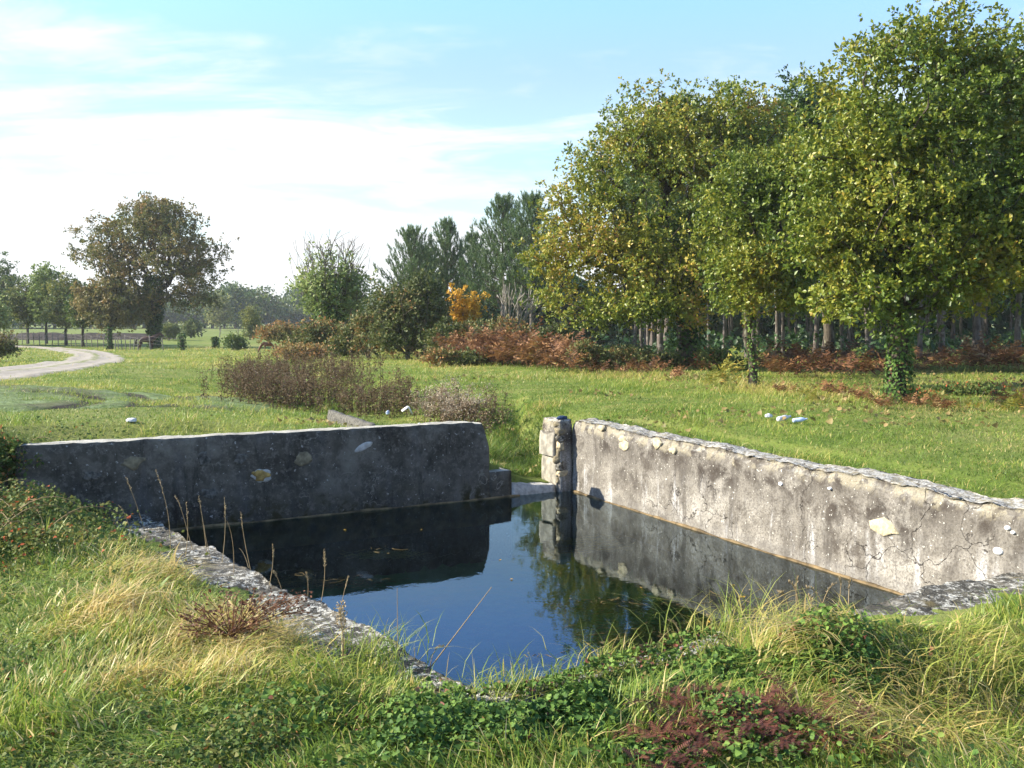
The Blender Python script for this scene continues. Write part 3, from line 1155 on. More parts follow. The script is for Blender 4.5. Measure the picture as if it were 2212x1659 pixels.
def in_ells(ells, n, shell=0.45, gap=0.0, gs=0.9, seed=0):
    ells = [tuple(map(float, e)) for e in ells]
    vol = np.array([e[3] * e[4] * e[5] for e in ells]) ** 0.8
    k = rng.choice(len(ells), size=int(n * 2.2), p=vol / vol.sum())
    e = np.array(ells)[k]
    d = unit(rng.normal(size=(len(k), 3)))
    rad = rng.random(len(k)) ** shell
    p = e[:, :3] + d * rad[:, None] * e[:, 3:6]
    if gap > 0:
        keep = vn3(p[:, 0] * gs + seed, p[:, 1] * gs, p[:, 2] * gs) > gap
        p = p[keep]
    return p[:n]


def tree_geo(ells, trunk, r0, n_att, n_leaf, lsize, spread, seed=0, shell=0.4, gap=0.25, gs=0.9, sprigs=0, tone=(0.45, 0.22), rmin=0.006, wmul=0.6, bf=0.35, sides=5, dead=0.0, zfloor=None):
    sh = spread * 1.25
    ells = [(e[0], e[1], e[2]) + tuple(max(r_ * .5, r_ - sh) for r_ in e[3:6]) for e in ells]
    att = in_ells(ells, n_att, shell, gap, gs, seed)
    if zfloor is not None:
        att = att[att[:, 2] > zfloor]
    if sprigs:
        es = [(e[0], e[1], e[2], e[3] * 1.3, e[4] * 1.3, e[5] * 1.35) for e in ells]
        q = in_ells(es, sprigs, 0.08, 0.3, gs * 2, seed + 5)
        q = q[q[:, 2] > min(e[2] for e in ells) - 0.3]
        att = np.concatenate([att, q])
    arr, par = skeleton(att, trunk, bf)
    (wv, wf), r = wood(arr, par, r0, rmin, len(trunk), sides)
    # leaf clusters round the thin nodes
    thin = np.where((r < max(rmin * 3.0, r0 * 0.16)) & (np.arange(len(arr)) >= len(trunk)))[0]
    if dead > 0:
        hi = arr[thin, 2]
        keep = rng.random(len(thin)) > dead * ss(np.quantile(hi, .45), np.quantile(hi, .9), hi)
        thin = thin[keep]
    c = thin[rng.integers(len(thin), size=n_leaf)]
    f = rng.random(n_leaf)
    base = arr[c] * (1 - f)[:, None] * 1.0 + arr[par[c]] * f[:, None]
    base = np.where((rng.random(n_leaf) < 0.7)[:, None], arr[c], base)
    sub = rng.normal(size=(n_leaf, 3))
    # leaves sit in small rosettes
    per = max(3, int(round(n_leaf / max(1, len(thin)) / 9.0)))
    key = (c * per + (rng.random(n_leaf) * per).astype(int))
    ro = np.random.default_rng(seed + 77).normal(size=(int(key.max()) + 1, 3))
    ctr = arr[c] + (base - arr[c]) * .0 + ro[key] * spread * np.array([1.1, 1.1, .7])
    ax = unit(sub + unit(ro[key]) * .5 + np.array([0, 0, 0.15]))
    pos = ctr + ax * lsize * .15 + rng.normal(size=(n_leaf, 3)) * lsize * .30
    nr = unit(rng.normal(size=(n_leaf, 3)) * 0.9 + np.array([-0.2, -0.1, 0.7]))
    L = lsize * rng.uniform(0.65, 1.35, n_leaf)
    lv, lf = diamonds(pos, ax, nr, L, L * wmul)
    tn = tone[0] + tone[1] * rng.normal(size=n_leaf) * 0.6 + (vn3(pos[:, 0] * .9 + seed, pos[:, 1] * .9, pos[:, 2] * .9) - .5) * tone[1] * 3.0
    return (wv, wf), (lv, lf, np.repeat(np.clip(tn, 0, 1), 4)), (arr, par, r)


def build_tree(name, label, cat, base, geo, leafmat, barkmat=None, group=None, crown='crown', trunkname='trunk'):
    (wv, wf), (lv, lf, la), sk = geo
    root = thing(name, label, cat, base, group)
    mesh_np(trunkname, wv, [wf], barkmat or M_BARK, root, None, True)
    mesh_np(crown, lv, [lf], leafmat, root, {'v': la})
    return root


def px_ell(base, D, cx, cy, rx, ry, dy=0.0, rd=None):
    """an ellipsoid of crown, measured on the photograph, at depth D + dy, in base's own space"""
    s = D / F
    c = at(cx, cy, D) - np.asarray(base)
    return (c[0], c[1] + dy, c[2], rx * s, (rd if rd else rx * s * 0.9), ry * s)


def trunk_line(h, lean=(0, 0), n=6, wob=0.04):
    t = np.linspace(0, 1, n)
    p = np.stack([lean[0] * t + rng.normal(0, wob, n) * (t > 0), lean[1] * t + rng.normal(0, wob, n) * (t > 0), h * t - 0.12 * (t == 0)], 1)
    return p


def leaf_cloud(pos, nrm, size, tone, wmul=0.8, jit=0.5):
    n = len(pos)
    ax = unit(rng.normal(size=(n, 3)))
    nr = unit(nrm + rng.normal(size=(n, 3)) * jit)
    ax = unit(ax - nr * np.sum(ax * nr, 1, keepdims=True))
    L = size * rng.uniform(0.6, 1.3, n)
    v, f = diamonds(pos, ax, nr, L, L * wmul, 0.15)
    return v, f, np.repeat(np.clip(tone, 0, 1), 4)


# ------------------------------------------------------------------ the oaks on the right
def gbase(px, py):
    p = ground(px, py)
    return p


def oak1():
    b = gbase(1940, 872)
    D = b[1]
    e = [px_ell(b, D, 1985, 330, 235, 235), px_ell(b, D, 2060, 190, 190, 165, 0.3), px_ell(b, D, 1950, 500, 190, 150, -0.5), px_ell(b, D, 2130, 430, 150, 190, 0.6),
         px_ell(b, D, 1860, 420, 130, 170, -0.3), px_ell(b, D, 2150, 120, 60, 90, 0.2), px_ell(b, D, 1900, 110, 65, 70, 0.2), px_ell(b, D, 1935, 590, 110, 70, -0.6), px_ell(b, D, 2020, 90, 60, 70, 0.0), px_ell(b, D, 1850, 600, 95, 65, -0.5), px_ell(b, D, 2050, 620, 90, 55, -0.3), px_ell(b, D, 1740, 500, 80, 90, -0.2), px_ell(b, D, 1780, 640, 60, 35, -0.6), px_ell(b, D, 1990, 670, 70, 25, -0.6), px_ell(b, D, 2130, 620, 100, 70, .2), px_ell(b, D, 1860, 640, 140, 70, -.5), px_ell(b, D, 1800, 560, 90, 90, -.2), px_ell(b, D, 1940, 680, 90, 40, -.8), px_ell(b, D, 2010, 650, 110, 62, -.2), px_ell(b, D, 1780, 300, 70, 90, 0.2), px_ell(b, D, 1800, 170, 60, 60, 0.2), px_ell(b, D, 2200, 130, 100, 100, .4), px_ell(b, D, 1950, 80, 70, 60, .1)]
    tr = trunk_line(2.6, (0.0, 0.2), 7, 0.03)
    g = tree_geo(e, tr, 0.155, 520, 74000, 0.072, 0.17, 1, 0.45, 0.43, 0.85, 240, (0.36, 0.22), zfloor=1.0)
    r = build_tree('oak_tree', 'tall green oak with ivy low on its straight trunk at the meadow edge', 'tree', b, g, M_OAK)
    # ivy on the trunk
    n = 1500
    h = rng.random(n) ** 1.5 * 1.25
    th = rng.uniform(0, 6.28, n)
    flare = 0.17 + 0.12 * np.exp(-(h / 0.22) ** 2) + 0.03 * rng.random(n)
    pos = np.stack([np.cos(th) * flare, np.sin(th) * flare, h], 1)
    v, f, a = leaf_cloud(pos, np.stack([np.cos(th), np.sin(th), 0.5 + 0 * th], 1), 0.055, 0.55 + 0.2 * rng.normal(size=n))
    mesh_np('ivy', v, [f], M_IVY, r, {'v': a})


def oak2():
    b = gbase(1628, 838)
    D = b[1]
    e = [px_ell(b, D, 1660, 560, 120, 95), px_ell(b, D, 1640, 450, 140, 120, 0.5), px_ell(b, D, 1745, 560, 80, 80, 0.3), px_ell(b, D, 1590, 590, 75, 50, -0.5), px_ell(b, D, 1700, 370, 110, 90, 0.4), px_ell(b, D, 1600, 640, 85, 60, -0.4), px_ell(b, D, 1710, 640, 80, 60, -0.2)]
    tr = trunk_line(1.9, (-0.12, 0.1), 7, 0.03)
    g = tree_geo(e, tr, 0.085, 260, 38000, 0.076, 0.18, 2, 0.42, 0.28, 1.0, 40, (0.42, 0.2), zfloor=1.0)
    r = build_tree('oak_tree', 'small oak with a thin leaning ivy-dotted trunk in front of the dark ivy-clad oak', 'tree', b, g, M_OAK)
    n = 420
    h = rng.random(n) * 1.5
    th = rng.uniform(0, 6.28, n)
    rr = 0.075 + 0.03 * rng.random(n)
    pos = np.stack([np.cos(th) * rr - 0.09 * h / 1.9, np.sin(th) * rr, h], 1)
    v, f, a = leaf_cloud(pos, np.stack([np.cos(th), np.sin(th), 0.5 + 0 * th], 1), 0.05, 0.6 + 0.2 * rng.normal(size=n))
    mesh_np('ivy', v, [f], M_IVY, r, {'v': a})


def oak3():
    D = 26.0
    p = at(1482, 780, D)
    b = np.array([p[0], p[1], gz(p[0], p[1])])
    e = [px_ell(b, D, 1480, 380, 210, 180), px_ell(b, D, 1560, 290, 150, 120, 0.5), px_ell(b, D, 1330, 430, 130, 130, -0.4), px_ell(b, D, 1280, 560, 120, 130, -0.8), px_ell(b, D, 1400, 560, 150, 110, -1.2),
         px_ell(b, D, 1265, 660, 75, 55, -1.0), px_ell(b, D, 1475, 215, 60, 65, 0.2), px_ell(b, D, 1640, 260, 75, 75, 0.4), px_ell(b, D, 1215, 500, 60, 60, -0.5), px_ell(b, D, 1590, 480, 130, 110, -0.3),
         px_ell(b, D, 1330, 320, 60, 60, 0.0), px_ell(b, D, 1220, 420, 55, 60, -.3), px_ell(b, D, 1250, 690, 55, 40, -1.5), px_ell(b, D, 1180, 620, 40, 60, -.6), px_ell(b, D, 1440, 670, 85, 65, -2.0), px_ell(b, D, 1240, 665, 85, 70, -1.2), px_ell(b, D, 1345, 670, 85, 65, -1.8), px_ell(b, D, 1200, 560, 70, 80, -.4), px_ell(b, D, 1420, 300, 90, 80, 0.0), px_ell(b, D, 1380, 660, 110, 50, -1.8), px_ell(b, D, 1165, 560, 30, 50, -.3), px_ell(b, D, 1570, 620, 70, 50, -1.0)]
    tr = trunk_line(3.2, (0.1, 0.3), 7, 0.05)
    g = tree_geo(e, tr, 0.27, 780, 90000, 0.088, 0.22, 3, 0.45, 0.43, 0.70, 320, (0.51, 0.23), rmin=0.008, zfloor=0.55)
    r = build_tree('oak_tree', 'broad spreading oak turning yellow-green, its thick trunk black with ivy', 'tree', b, g, M_OAK)
    n = 3800
    h = rng.random(n) * 4.0
    th = rng.uniform(0, 6.28, n)
    rr = 0.30 + 0.25 * rng.random(n) * (0.4 + vn2(th * 2, h, 1.1, 4))
    pos = np.stack([np.cos(th) * rr + 0.1 * h / 3.2, np.sin(th) * rr + 0.3 * h / 3.2, h], 1)
    v, f, a = leaf_cloud(pos, np.stack([np.cos(th), np.sin(th), 0.5 + 0 * th], 1), 0.085, 0.25 + 0.2 * rng.normal(size=n))
    mesh_np('ivy', v, [f], M_IVY, r, {'v': a})


def oak4():
    D = 14.5
    p = at(2400, 880, D)
    b = np.array([p[0], p[1], gz(p[0], p[1])])
    e = [px_ell(b, D, 2400, 400, 190, 220), px_ell(b, D, 2270, 540, 150, 95, -0.5), px_ell(b, D, 2190, 580, 85, 60, -0.6), px_ell(b, D, 2430, 200, 140, 150)]
    g = tree_geo(e, trunk_line(2.4, (0, 0.1), 6, 0.03), 0.15, 280, 34000, 0.082, 0.18, 4, 0.42, 0.28, 0.95, 50, (0.48, 0.2), zfloor=1.2)
    build_tree('oak_tree', 'oak cut off by the right edge of the photo, leafy boughs reaching in low', 'tree', b, g, M_OAK)


def oak5():
    D = 23.0
    p = at(2290, 800, D)
    b = np.array([p[0], p[1], gz(p[0], p[1])])
    e = [px_ell(b, D, 2250, 350, 170, 230), px_ell(b, D, 2190, 190, 70, 90), px_ell(b, D, 2200, 480, 110, 110, -0.4), px_ell(b, D, 2300, 160, 120, 130)]
    g = tree_geo(e, trunk_line(3.0, (-0.2, 0), 6, 0.05), 0.2, 420, 32000, 0.105, 0.21, 5, 0.38, 0.22, 0.8, 60, (0.42, 0.2), zfloor=1.4)
    build_tree('oak_tree', 'dark green oak standing behind the ivy-trunked oak at the right edge', 'tree', b, g, M_OAKD)


def oak6():
    D = 29.0
    p = at(1790, 790, D)
    b = np.array([p[0], p[1], gz(p[0], p[1])])
    e = [px_ell(b, D, 1780, 380, 150, 190), px_ell(b, D, 1715, 300, 110, 130, .3), px_ell(b, D, 1760, 240, 80, 90, .2), px_ell(b, D, 1840, 560, 150, 70, -0.4), px_ell(b, D, 1720, 560, 100, 80)]
    g = tree_geo(e, trunk_line(3.0, (0, 0), 6, 0.05), 0.16, 480, 42000, 0.10, 0.22, 6, 0.38, 0.2, 0.8, 40, (0.35, 0.2), zfloor=1.4)
    build_tree('oak_tree', 'dark green oak hidden between the tall oak and the broad yellowing oak', 'tree', b, g, M_OAKD)


oak1()
oak2()
oak3()
oak4()
oak5()
oak6()


# ------------------------------------------------------------------ pines
def pine_geo(seed, h, cs, r0, tufts=1.0, wide=1.0, needle=0.19):
    rg = np.random.default_rng(seed)
    n = 9
    t = np.linspace(0, 1, n)
    bend = rg.normal(0, 0.10, 2)
    pts = np.stack([bend[0] * np.sin(t * 3) + rg.normal(0, .015, n), bend[1] * np.sin(t * 2.2), h * t - 0.1 * (t == 0)], 1)
    rad = r0 * (1 - 0.8 * t) * (1 + 0.35 * np.exp(-t * 25))
    wv, wf = path_tube(pts, rad, 8)
    s = Soup()
    s.add(wv, f4=wf)
    nd_p, nd_d, nd_l = [], [], []
    z = cs
    a, b_, ra, rb = [], [], [], []
    while z < h * 0.985:
        q = (z - cs) / (h - cs)
        L = wide * (1.45 * min(1, .55 + q * 2) * (1 - q) ** 0.85 + 0.12)
        c = np.array([np.interp(z, pts[:, 2], pts[:, 0]), np.interp(z, pts[:, 2], pts[:, 1]), z])
        az0 = rg.uniform(0, 6.28)
        for k in range(7):
            if rg.random() < 0.14:
                continue
            az = az0 + k * 0.898 + rg.normal(0, .2)
            l = L * rg.uniform(0.6, 1.15)
            rise = 0.10 + 0.40 * q + rg.normal(0, .08)
            p = [c]
            for f in (0.35, 0.7, 1.0):
                p.append(c + np.array([math.cos(az) * l * f, math.sin(az) * l * f, l * (rise * f + 0.35 * f * f)]))
            for i in range(3):
                a.append(p[i]); b_.append(p[i + 1])
                ra.append(0.03 * (1 - q * .7) * (1 - i * .25)); rb.append(0.03 * (1 - q * .7) * (1 - (i + 1) * .25) + .003)
            for f in np.linspace(0.25, 1, max(3, int(l / 0.19 * tufts))):
                pp = np.array([np.interp(f, (0, .35, .7, 1), [v[j] for v in p]) for j in range(3)])
                for m_ in range(2 if f < 1 else 3):
                    nd_p.append(pp + rg.normal(0, .05, 3))
                    nd_d.append(np.array([math.cos(az) * .30, math.sin(az) * .30, .9]) + rg.normal(0, .18, 3)); nd_l.append(needle * rg.uniform(.8, 1.3))
        z += 0.33 * rg.uniform(.85, 1.15) * (1 - 0.3 * q)
    for k in range(5):
        nd_p.append(pts[-1] - np.array([0, 0, .12 * k])); nd_d.append(np.array([0, 0, 1.0])); nd_l.append(needle * 1.3)
    v, f = tubes(a, b_, ra, rb, 4)
    s.add(v, f4=f)
    P, Dn, Ln = np.array(nd_p), unit(np.array(nd_d)), np.array(nd_l)
    K = 20
    P = np.repeat(P, K, 0); Ln = np.repeat(Ln, K); Dn = np.repeat(Dn, K, 0)
    d = unit(Dn + rg.normal(size=P.shape) * 0.40)
    P = P + Dn * (rg.random((len(P), 1)) * 0.34)
    side = unit(np.cross(d, rg.normal(size=P.shape)))
    w = 0.030
    V = np.stack([P - side * w / 2, P + side * w / 2, P + d * Ln[:, None]], 1).reshape(-1, 3)
    Fc = np.arange(len(P) * 3).reshape(-1, 3)
    tone = np.clip(0.45 + 0.25 * rg.normal(size=len(P)), 0, 1)
    return s, (V, Fc, np.repeat(tone, 3))


def make_pine(seed, h, cs, r0, label, loc, group=None, **kw):
    s, (V, Fc, a) = pine_geo(seed, h, cs, r0, **kw)
    r = thing('pine_tree', label, 'tree', loc, group)
    s.build('trunk', M_PBARK, r, smooth=True)
    mesh_np('crown', V, [Fc], M_PINE, r, {'v': a})
    return r


def pine_at(px, pytop, D, seed, label, wide=1.0):
    p = at(px, pytop, D)
    g = gz(p[0], p[1])
    h = p[2] - g
    return make_pine(seed, h, h * 0.28, 0.13, label, (p[0], p[1], g), None, wide=wide)


pine_at(888, 500, 58, 1, 'leftmost dark green pine rising behind the brown thicket', 1.5)
pine_at(965, 486, 60, 2, 'slim dark pine, second of those rising behind the yellow shrub', 1.4)
pine_at(1018, 512, 66, 3, 'dark pine half hidden in the gap between its two taller neighbours', 1.3)
pine_at(1088, 436, 56, 4, 'tall bluish pine with upright candles above the bracken bank', 1.65)
pine_at(1150, 428, 54, 5, 'tall pine whose top shows just left of the broad oak crown', 1.5)
pine_at(920, 545, 63, 6, 'shorter pine filling in between the two leftmost pines', 1.4)

fp = [make_pine(20 + i, h, h * 0.42, r0, 'straight grey pine trunk with a high dark crown, one of the rows in the wood', (0, 0, -50), 'pines in rows of the wood', tufts=0.6, wide=1.3, needle=0.26)
      for i, (h, r0) in enumerate(((7.4, .105), (8.0, .12), (6.9, .09)))]
spots = []
for i in range(17):
    for j in range(9):
        y = 31 + j * 4.0 + rng.uniform(-.8, .8)
        x = 2.6 + i * 2.35 * (1 + 0.04 * j) + j * 0.25 + rng.uniform(-.5, .5)
        if x < 0.105 * y or x > y * 0.62 + 3:
            continue
        spots.append((x, y))
for i, (x, y) in enumerate(spots):
    sc = rng.uniform(.9, 1.12)
    if i < 3:
        fp[i].location = (x, y, gz(x, y)); fp[i].scale = (sc,) * 3
    else:
        dup(fp[i % 3], (x, y, gz(x, y)), rng.uniform(0, 6.28), (sc * rng.uniform(.65, 1.0),) * 2 + (sc,), tilt=.035)


# ------------------------------------------------------------------ dark undergrowth far inside the wood
def undergrowth():
    n = 26000
    x = rng.uniform(-2, 52, n)
    y = 68 + rng.normal(0, 2.5, n) + 0.05 * x
    hh = 2.6 + 3.2 * vn2(x, y * 0, 0.25, 9)
    z = rng.random(n) ** 0.8 * hh + terrain(x, y)
    k = 15000
    x2, y2 = rng.uniform(3, 34, k), rng.uniform(33, 62, k)
    h2 = 0.75 * ss(.48, .78, vn2(x2, y2, .33, 14)) * (.5 + vn2(x2, y2, 1.1, 15))
    ok = h2 > .08
    x2, y2, h2 = x2[ok], y2[ok], h2[ok]
    x, y, z = np.r_[x, x2], np.r_[y, y2], np.r_[z, terrain(x2, y2) + h2 * rng.random(len(x2)) ** .7]
    pos = np.stack([x, y, z], 1)
    sz = np.r_[np.full(n, .55), np.full(len(x2), .22)]
    n = len(x)
    v, f, a = leaf_cloud(pos, np.tile([[0, -0.6, 0.6]], (n, 1)), sz, 0.06 + 0.12 * rng.normal(size=n), 0.7, 0.8)
    tag(mesh_np('woodland_undergrowth', v, [f], M_OAKD, None, {'v': a}), 'dark tangled undergrowth far back between the pine trunks', 'undergrowth', None, 'stuff')


undergrowth()

# ------------------------------------------------------------------ left and middle distance trees
def left_oak():
    b = ground(333, 752)
    D = b[1]
    e = [px_ell(b, D, 325, 540, 145, 90), px_ell(b, D, 330, 480, 100, 45), px_ell(b, D, 420, 570, 65, 70), px_ell(b, D, 230, 550, 65, 80), px_ell(b, D, 410, 650, 65, 45, -.5), px_ell(b, D, 290, 640, 90, 55, -.8), px_ell(b, D, 355, 450, 40, 16), px_ell(b, D, 325, 462, 75, 45), px_ell(b, D, 330, 452, 45, 35)]
    g = tree_geo(e, trunk_line(3.6, (0.0, 0.2), 7, 0.06), 0.34, 820, 46000, 0.17, 0.26, 12, 0.45, 0.38, 0.55, 150, (0.45, 0.25), rmin=0.018, zfloor=1.7)
    r = build_tree('oak_tree', 'big round olive-brown oak with ivy-covered trunk standing alone behind the fence', 'tree', b, g, M_OAKB)
    n = 5200
    h = rng.random(n) * 5.4
    th = rng.uniform(0, 6.28, n)
    rr = 0.36 + 0.4 * rng.random(n) * ss(0.5, 3.5, h) + .1 * rng.random(n)
    pos = np.stack([np.cos(th) * rr, np.sin(th) * rr + 0.2 * h / 3.6, h], 1)
    v, f, a = leaf_cloud(pos, np.stack([np.cos(th), np.sin(th), 0.5 + 0 * th], 1), 0.17, 0.3 + 0.22 * rng.normal(size=n))
    mesh_np('ivy', v, [f], M_IVY, r, {'v': a})


left_oak()


def side_tree(px, pybase, pytop, rxp, label, mat, seed, nl=8000, D=None, lsz=0.2, tone=(0.45, 0.25), cat='tree', name='tree', low=0.25, dead=0.0, natt=260, r0=0.11, extra=(), lean=(0, 0), gap=0.22, sprigs=30):
    b = ground(px, pybase) if D is None else at(px, pybase, D)
    if D is not None:
        b[2] = gz(b[0], b[1])
    D = b[1]
    hpx = pybase - pytop
    cy = pytop + hpx * (1 - low) / 2
    e = [px_ell(b, D, px, cy, rxp, hpx * (1 - low) / 2), px_ell(b, D, px + rxp * .3, cy + hpx * .1, rxp * .75, hpx * .3), px_ell(b, D, px - rxp * .35, cy + hpx * .13, rxp * .7, hpx * .26), px_ell(b, D, px + rxp * .05, pytop + hpx * .14, rxp * .45, hpx * .13)]
    for q in extra:
        e.append(px_ell(b, D, *q))
    H = hpx * D / F
    g = tree_geo(e, trunk_line(H * 0.45, lean, 6, 0.04), r0, natt, nl, lsz, lsz * 1.25, seed, 0.42, gap, 0.6, sprigs, tone, rmin=0.012, dead=dead, zfloor=H * low * 0.6)
    return build_tree(name, label, cat, b, g, mat)


side_tree(240, 752, 588, 62, 'rusty brown small oak with leaves to the ground, left of the big round oak', M_RUST, 31, 13000, None, 0.2, low=0.16, natt=420, extra=[(200, 650, 50, 50), (290, 665, 45, 45)], tone=(0.35, 0.3))
side_tree(60, 742, 592, 46, 'green and yellow young tree in the fence line near the left edge', M_FARL, 32, 8000, None, 0.2, low=0.2, tone=(0.6, 0.3))
side_tree(100, 740, 566, 42, 'tall pale green tree, tallest of the left fence-line trees', M_ASH, 33, 8000, 84, 0.22, low=0.2, tone=(0.35, 0.25))
side_tree(143, 746, 598, 46, 'yellow-green tree in the fence line left of the rusty oak', M_FARL, 34, 9000, None, 0.2, low=0.18, tone=(0.7, 0.3))
side_tree(180, 742, 612, 36, 'dark green tree squeezed between yellow-green tree and rusty oak', M_OAKD, 35, 6500, 78, 0.2, low=0.2, tone=(0.55, 0.3))
side_tree(-12, 742, 640, 24, 'small pale yellow-green tree at the left edge', M_ASH, 36, 3500, 74, 0.2, low=0.2)
side_tree(10, 742, 560, 30, 'blue-green tall tree far back at the left edge', M_OAKD, 37, 6000, 120, 0.3, low=0.15, tone=(0.6, 0.3))
side_tree(-60, 745, 580, 60, 'broad green tree outside the left edge of the photo', M_FARL, 38, 8000, 80, 0.22, low=0.2)
# dark shrub at left edge, on the far side of the track
side_tree(-5, 782, 715, 42, 'dark brown-green shrub at the left edge beside the gravel track', M_BUSH, 39, 5000, None, 0.09, cat='shrub', name='shrub', low=0.04, natt=200, r0=0.04, tone=(0.45, 0.3))


# the open ash with bare twigs at the top
def ash():
    D = 45.0
    p = at(716, 760, D)
    b = np.array([p[0], p[1], gz(p[0], p[1])])
    e = [px_ell(b, D, 715, 610, 80, 60), px_ell(b, D, 770, 620, 45, 50), px_ell(b, D, 665, 620, 35, 50), px_ell(b, D, 710, 545, 60, 42), px_ell(b, D, 720, 660, 75, 45), px_ell(b, D, 795, 590, 18, 22)]
    g = tree_geo(e, trunk_line(1.3, (0, 0.1), 5, 0.03), 0.17, 460, 8500, 0.15, 0.17, 41, 0.5, 0.25, 0.9, 90, (0.5, 0.3), rmin=0.009, bf=0.9, dead=0.85, zfloor=0.8)
    r = build_tree('ash_tree', 'open pale green tree with bare twigs fanning out at its top above the hedge', 'tree', b, g, M_ASH, M_TWIG)
    q = in_ells([px_ell(b, D, 715, 540, 95, 52), px_ell(b, D, 690, 610, 75, 40)], 150, 0.2, 0.2, .8, 3)
    q = q[q[:, 2] > 2.0]
    arr, par = skeleton(q, trunk_line(1.3, (0, 0.1), 5, 0.0), 1.1)
    (wv, wf), rr = wood(arr, par, 0.09, 0.009, 5)
    mesh_np('bare_twigs', wv, [wf], M_TWIG, r, None, True)
    n = 4200
    th = rng.uniform(0, 6.28, n)
    h = rng.random(n) * 2.6
    rad = (0.25 + 0.65 * np.sin(np.clip(h / 2.6, 0, 1) * 2.8)) * rng.random(n) ** .4
    v, f, a = leaf_cloud(np.stack([np.cos(th) * rad, np.sin(th) * rad, h], 1), np.stack([np.cos(th), np.sin(th), .6 + 0 * th], 1), 0.11, .35 + .22 * rng.normal(size=n))
    mesh_np('ivy', v, [f], M_IVY, r, {'v': a})


ash()


def shrub(px, pybase, D, blobs, label, mat, seed, n, lsz, tone=(0.45, 0.3), name='shrub', cat='shrub', twigs=True, gap=0.2, natt=300, wmat=None, sprigs=40):
    p = at(px, pybase, D)
    b = np.array([p[0], p[1], gz(p[0], p[1])])
    e = [px_ell(b, D, *q) for q in blobs]
    hs = max(q[2] + q[5] for q in e)
    g = tree_geo(e, trunk_line(min(.5, .3 * hs), (0, 0), 4, 0.01), min(.09, .045 * hs), natt, n, lsz, lsz * 1.5, seed, 0.42, gap, 1.0, sprigs, tone, rmin=0.007, bf=0.6, zfloor=0.05)
    return build_tree(name, label, cat, b, g, mat, wmat or M_TWIG, crown='foliage', trunkname='stems')


shrub(880, 775, 36, [(880, 690, 75, 75), (905, 640, 55, 60), (840, 660, 50, 55), (940, 680, 45, 70), (860, 735, 70, 40)], 'large brown-green thicket of bare twigs and small leaves in the middle of the hedge', M_BUSH, 51, 15000, 0.11, (0.42, 0.3), natt=650, sprigs=120)
shrub(795, 768, 38, [(800, 700, 40, 45), (790, 740, 45, 28)], 'lower brownish thicket between the open ash and the large brown-green thicket', M_BUSH, 52, 5500, 0.11, (0.6, 0.3))
shrub(1003, 760, 37, [(1003, 670, 30, 30), (985, 640, 10, 22), (1025, 645, 10, 22), (1005, 695, 26, 18)], 'small bright yellow-orange shrub sticking out of the hedge', M_YEL, 53, 3600, 0.10, (0.5, 0.3), natt=160, gap=0.1, sprigs=30)
shrub(620, 742, 58, [(615, 718, 50, 22), (580, 722, 30, 18)], 'low reddish brown bramble clump at the left end of the hedge', M_BUSH, 54, 5500, 0.13, (0.85, 0.2), natt=220)
shrub(690, 772, 40, [(690, 725, 55, 38), (660, 745, 50, 25), (735, 735, 35, 30)], 'rounded bramble mound with red and green leaves under the open ash', M_BUSH, 55, 10500, 0.10, (0.66, 0.35), natt=400)
shrub(640, 775, 33, [(650, 760, 60, 16)], 'pale brown low scrub at the foot of the bramble mound', M_BUSH, 56, 3500, 0.09, (0.8, 0.2))
shrub(965, 775, 33, [(960, 735, 50, 40), (1000, 720, 40, 30), (985, 760, 50, 20)], 'dense green bramble mass below the yellow shrub', M_BUSH, 57, 9500, 0.09, (0.4, 0.35), natt=400)
shrub(1110, 785, 32, [(1080, 720, 75, 38), (1130, 750, 85, 38), (1060, 760, 60, 30), (1180, 770, 50, 25)], 'long bank of mixed bramble behind the rusty bracken', M_BUSH, 58, 14000, 0.085, (0.55, 0.35), natt=500)
shrub(1100, 792, 27.6, [(1020, 778, 42, 18), (1130, 786, 48, 17), (1195, 794, 38, 14), (950, 772, 40, 16)], 'low green bramble sprawling along the front foot of the rusty bracken bank', M_BUSH, 73, 5200, .08, (.42, .35), natt=260)
shrub(760, 772, 38.5, [(760, 735, 45, 38), (730, 750, 40, 25)], 'olive bush joining the bramble mound to the brownish thicket', M_BUSH, 74, 5000, .10, (.5, .3), natt=240)
shrub(1205, 780, 31, [(1200, 730, 45, 35), (1230, 760, 35, 25)], 'grey-green twiggy shrub where the bracken bank meets the broad oak', M_BUSH, 59, 4500, 0.08, (0.25, 0.15))
shrub(505, 752, 66, [(505, 738, 20, 13), (515, 745, 14, 8)], 'small dark green bush alone in the far grass near the fence', M_OAKD, 60, 2000, 0.15, (0.5, 0.3), natt=80, sprigs=10)
shrub(412, 735, 110, [(412, 712, 22, 20)], 'rounded grey-green bush behind the fence, right of the big round oak', M_FARL, 61, 2500, 0.22, (0.4, 0.25), natt=100)
shrub(365, 738, 100, [(365, 715, 16, 14)], 'smaller grey-green bush close behind the big round oak', M_FARL, 62, 1600, 0.22, (0.55, 0.25), natt=80)
shrub(540, 735, 105, [(543, 690, 18, 30), (542, 720, 12, 15)], 'slender ivy-clad tree with bare grey twigs in the far pasture', M_FARL, 63, 2800, 0.22, (0.75, 0.3), name='tree', cat='tree', natt=140, sprigs=60)
shrub(1255, 800, 24, [(1265, 765, 40, 28), (1300, 780, 40, 22)], 'low thorny shrub at the foot of the broad oak', M_BUSH, 64, 4200, 0.07, (0.35, 0.3), natt=200)
shrub(1380, 790, 24.5, [(1370, 770, 70, 26), (1440, 780, 50, 22)], 'tangle of bramble in front of the broad oak trunk', M_BUSH, 65, 5600, 0.07, (0.45, 0.35), natt=260)
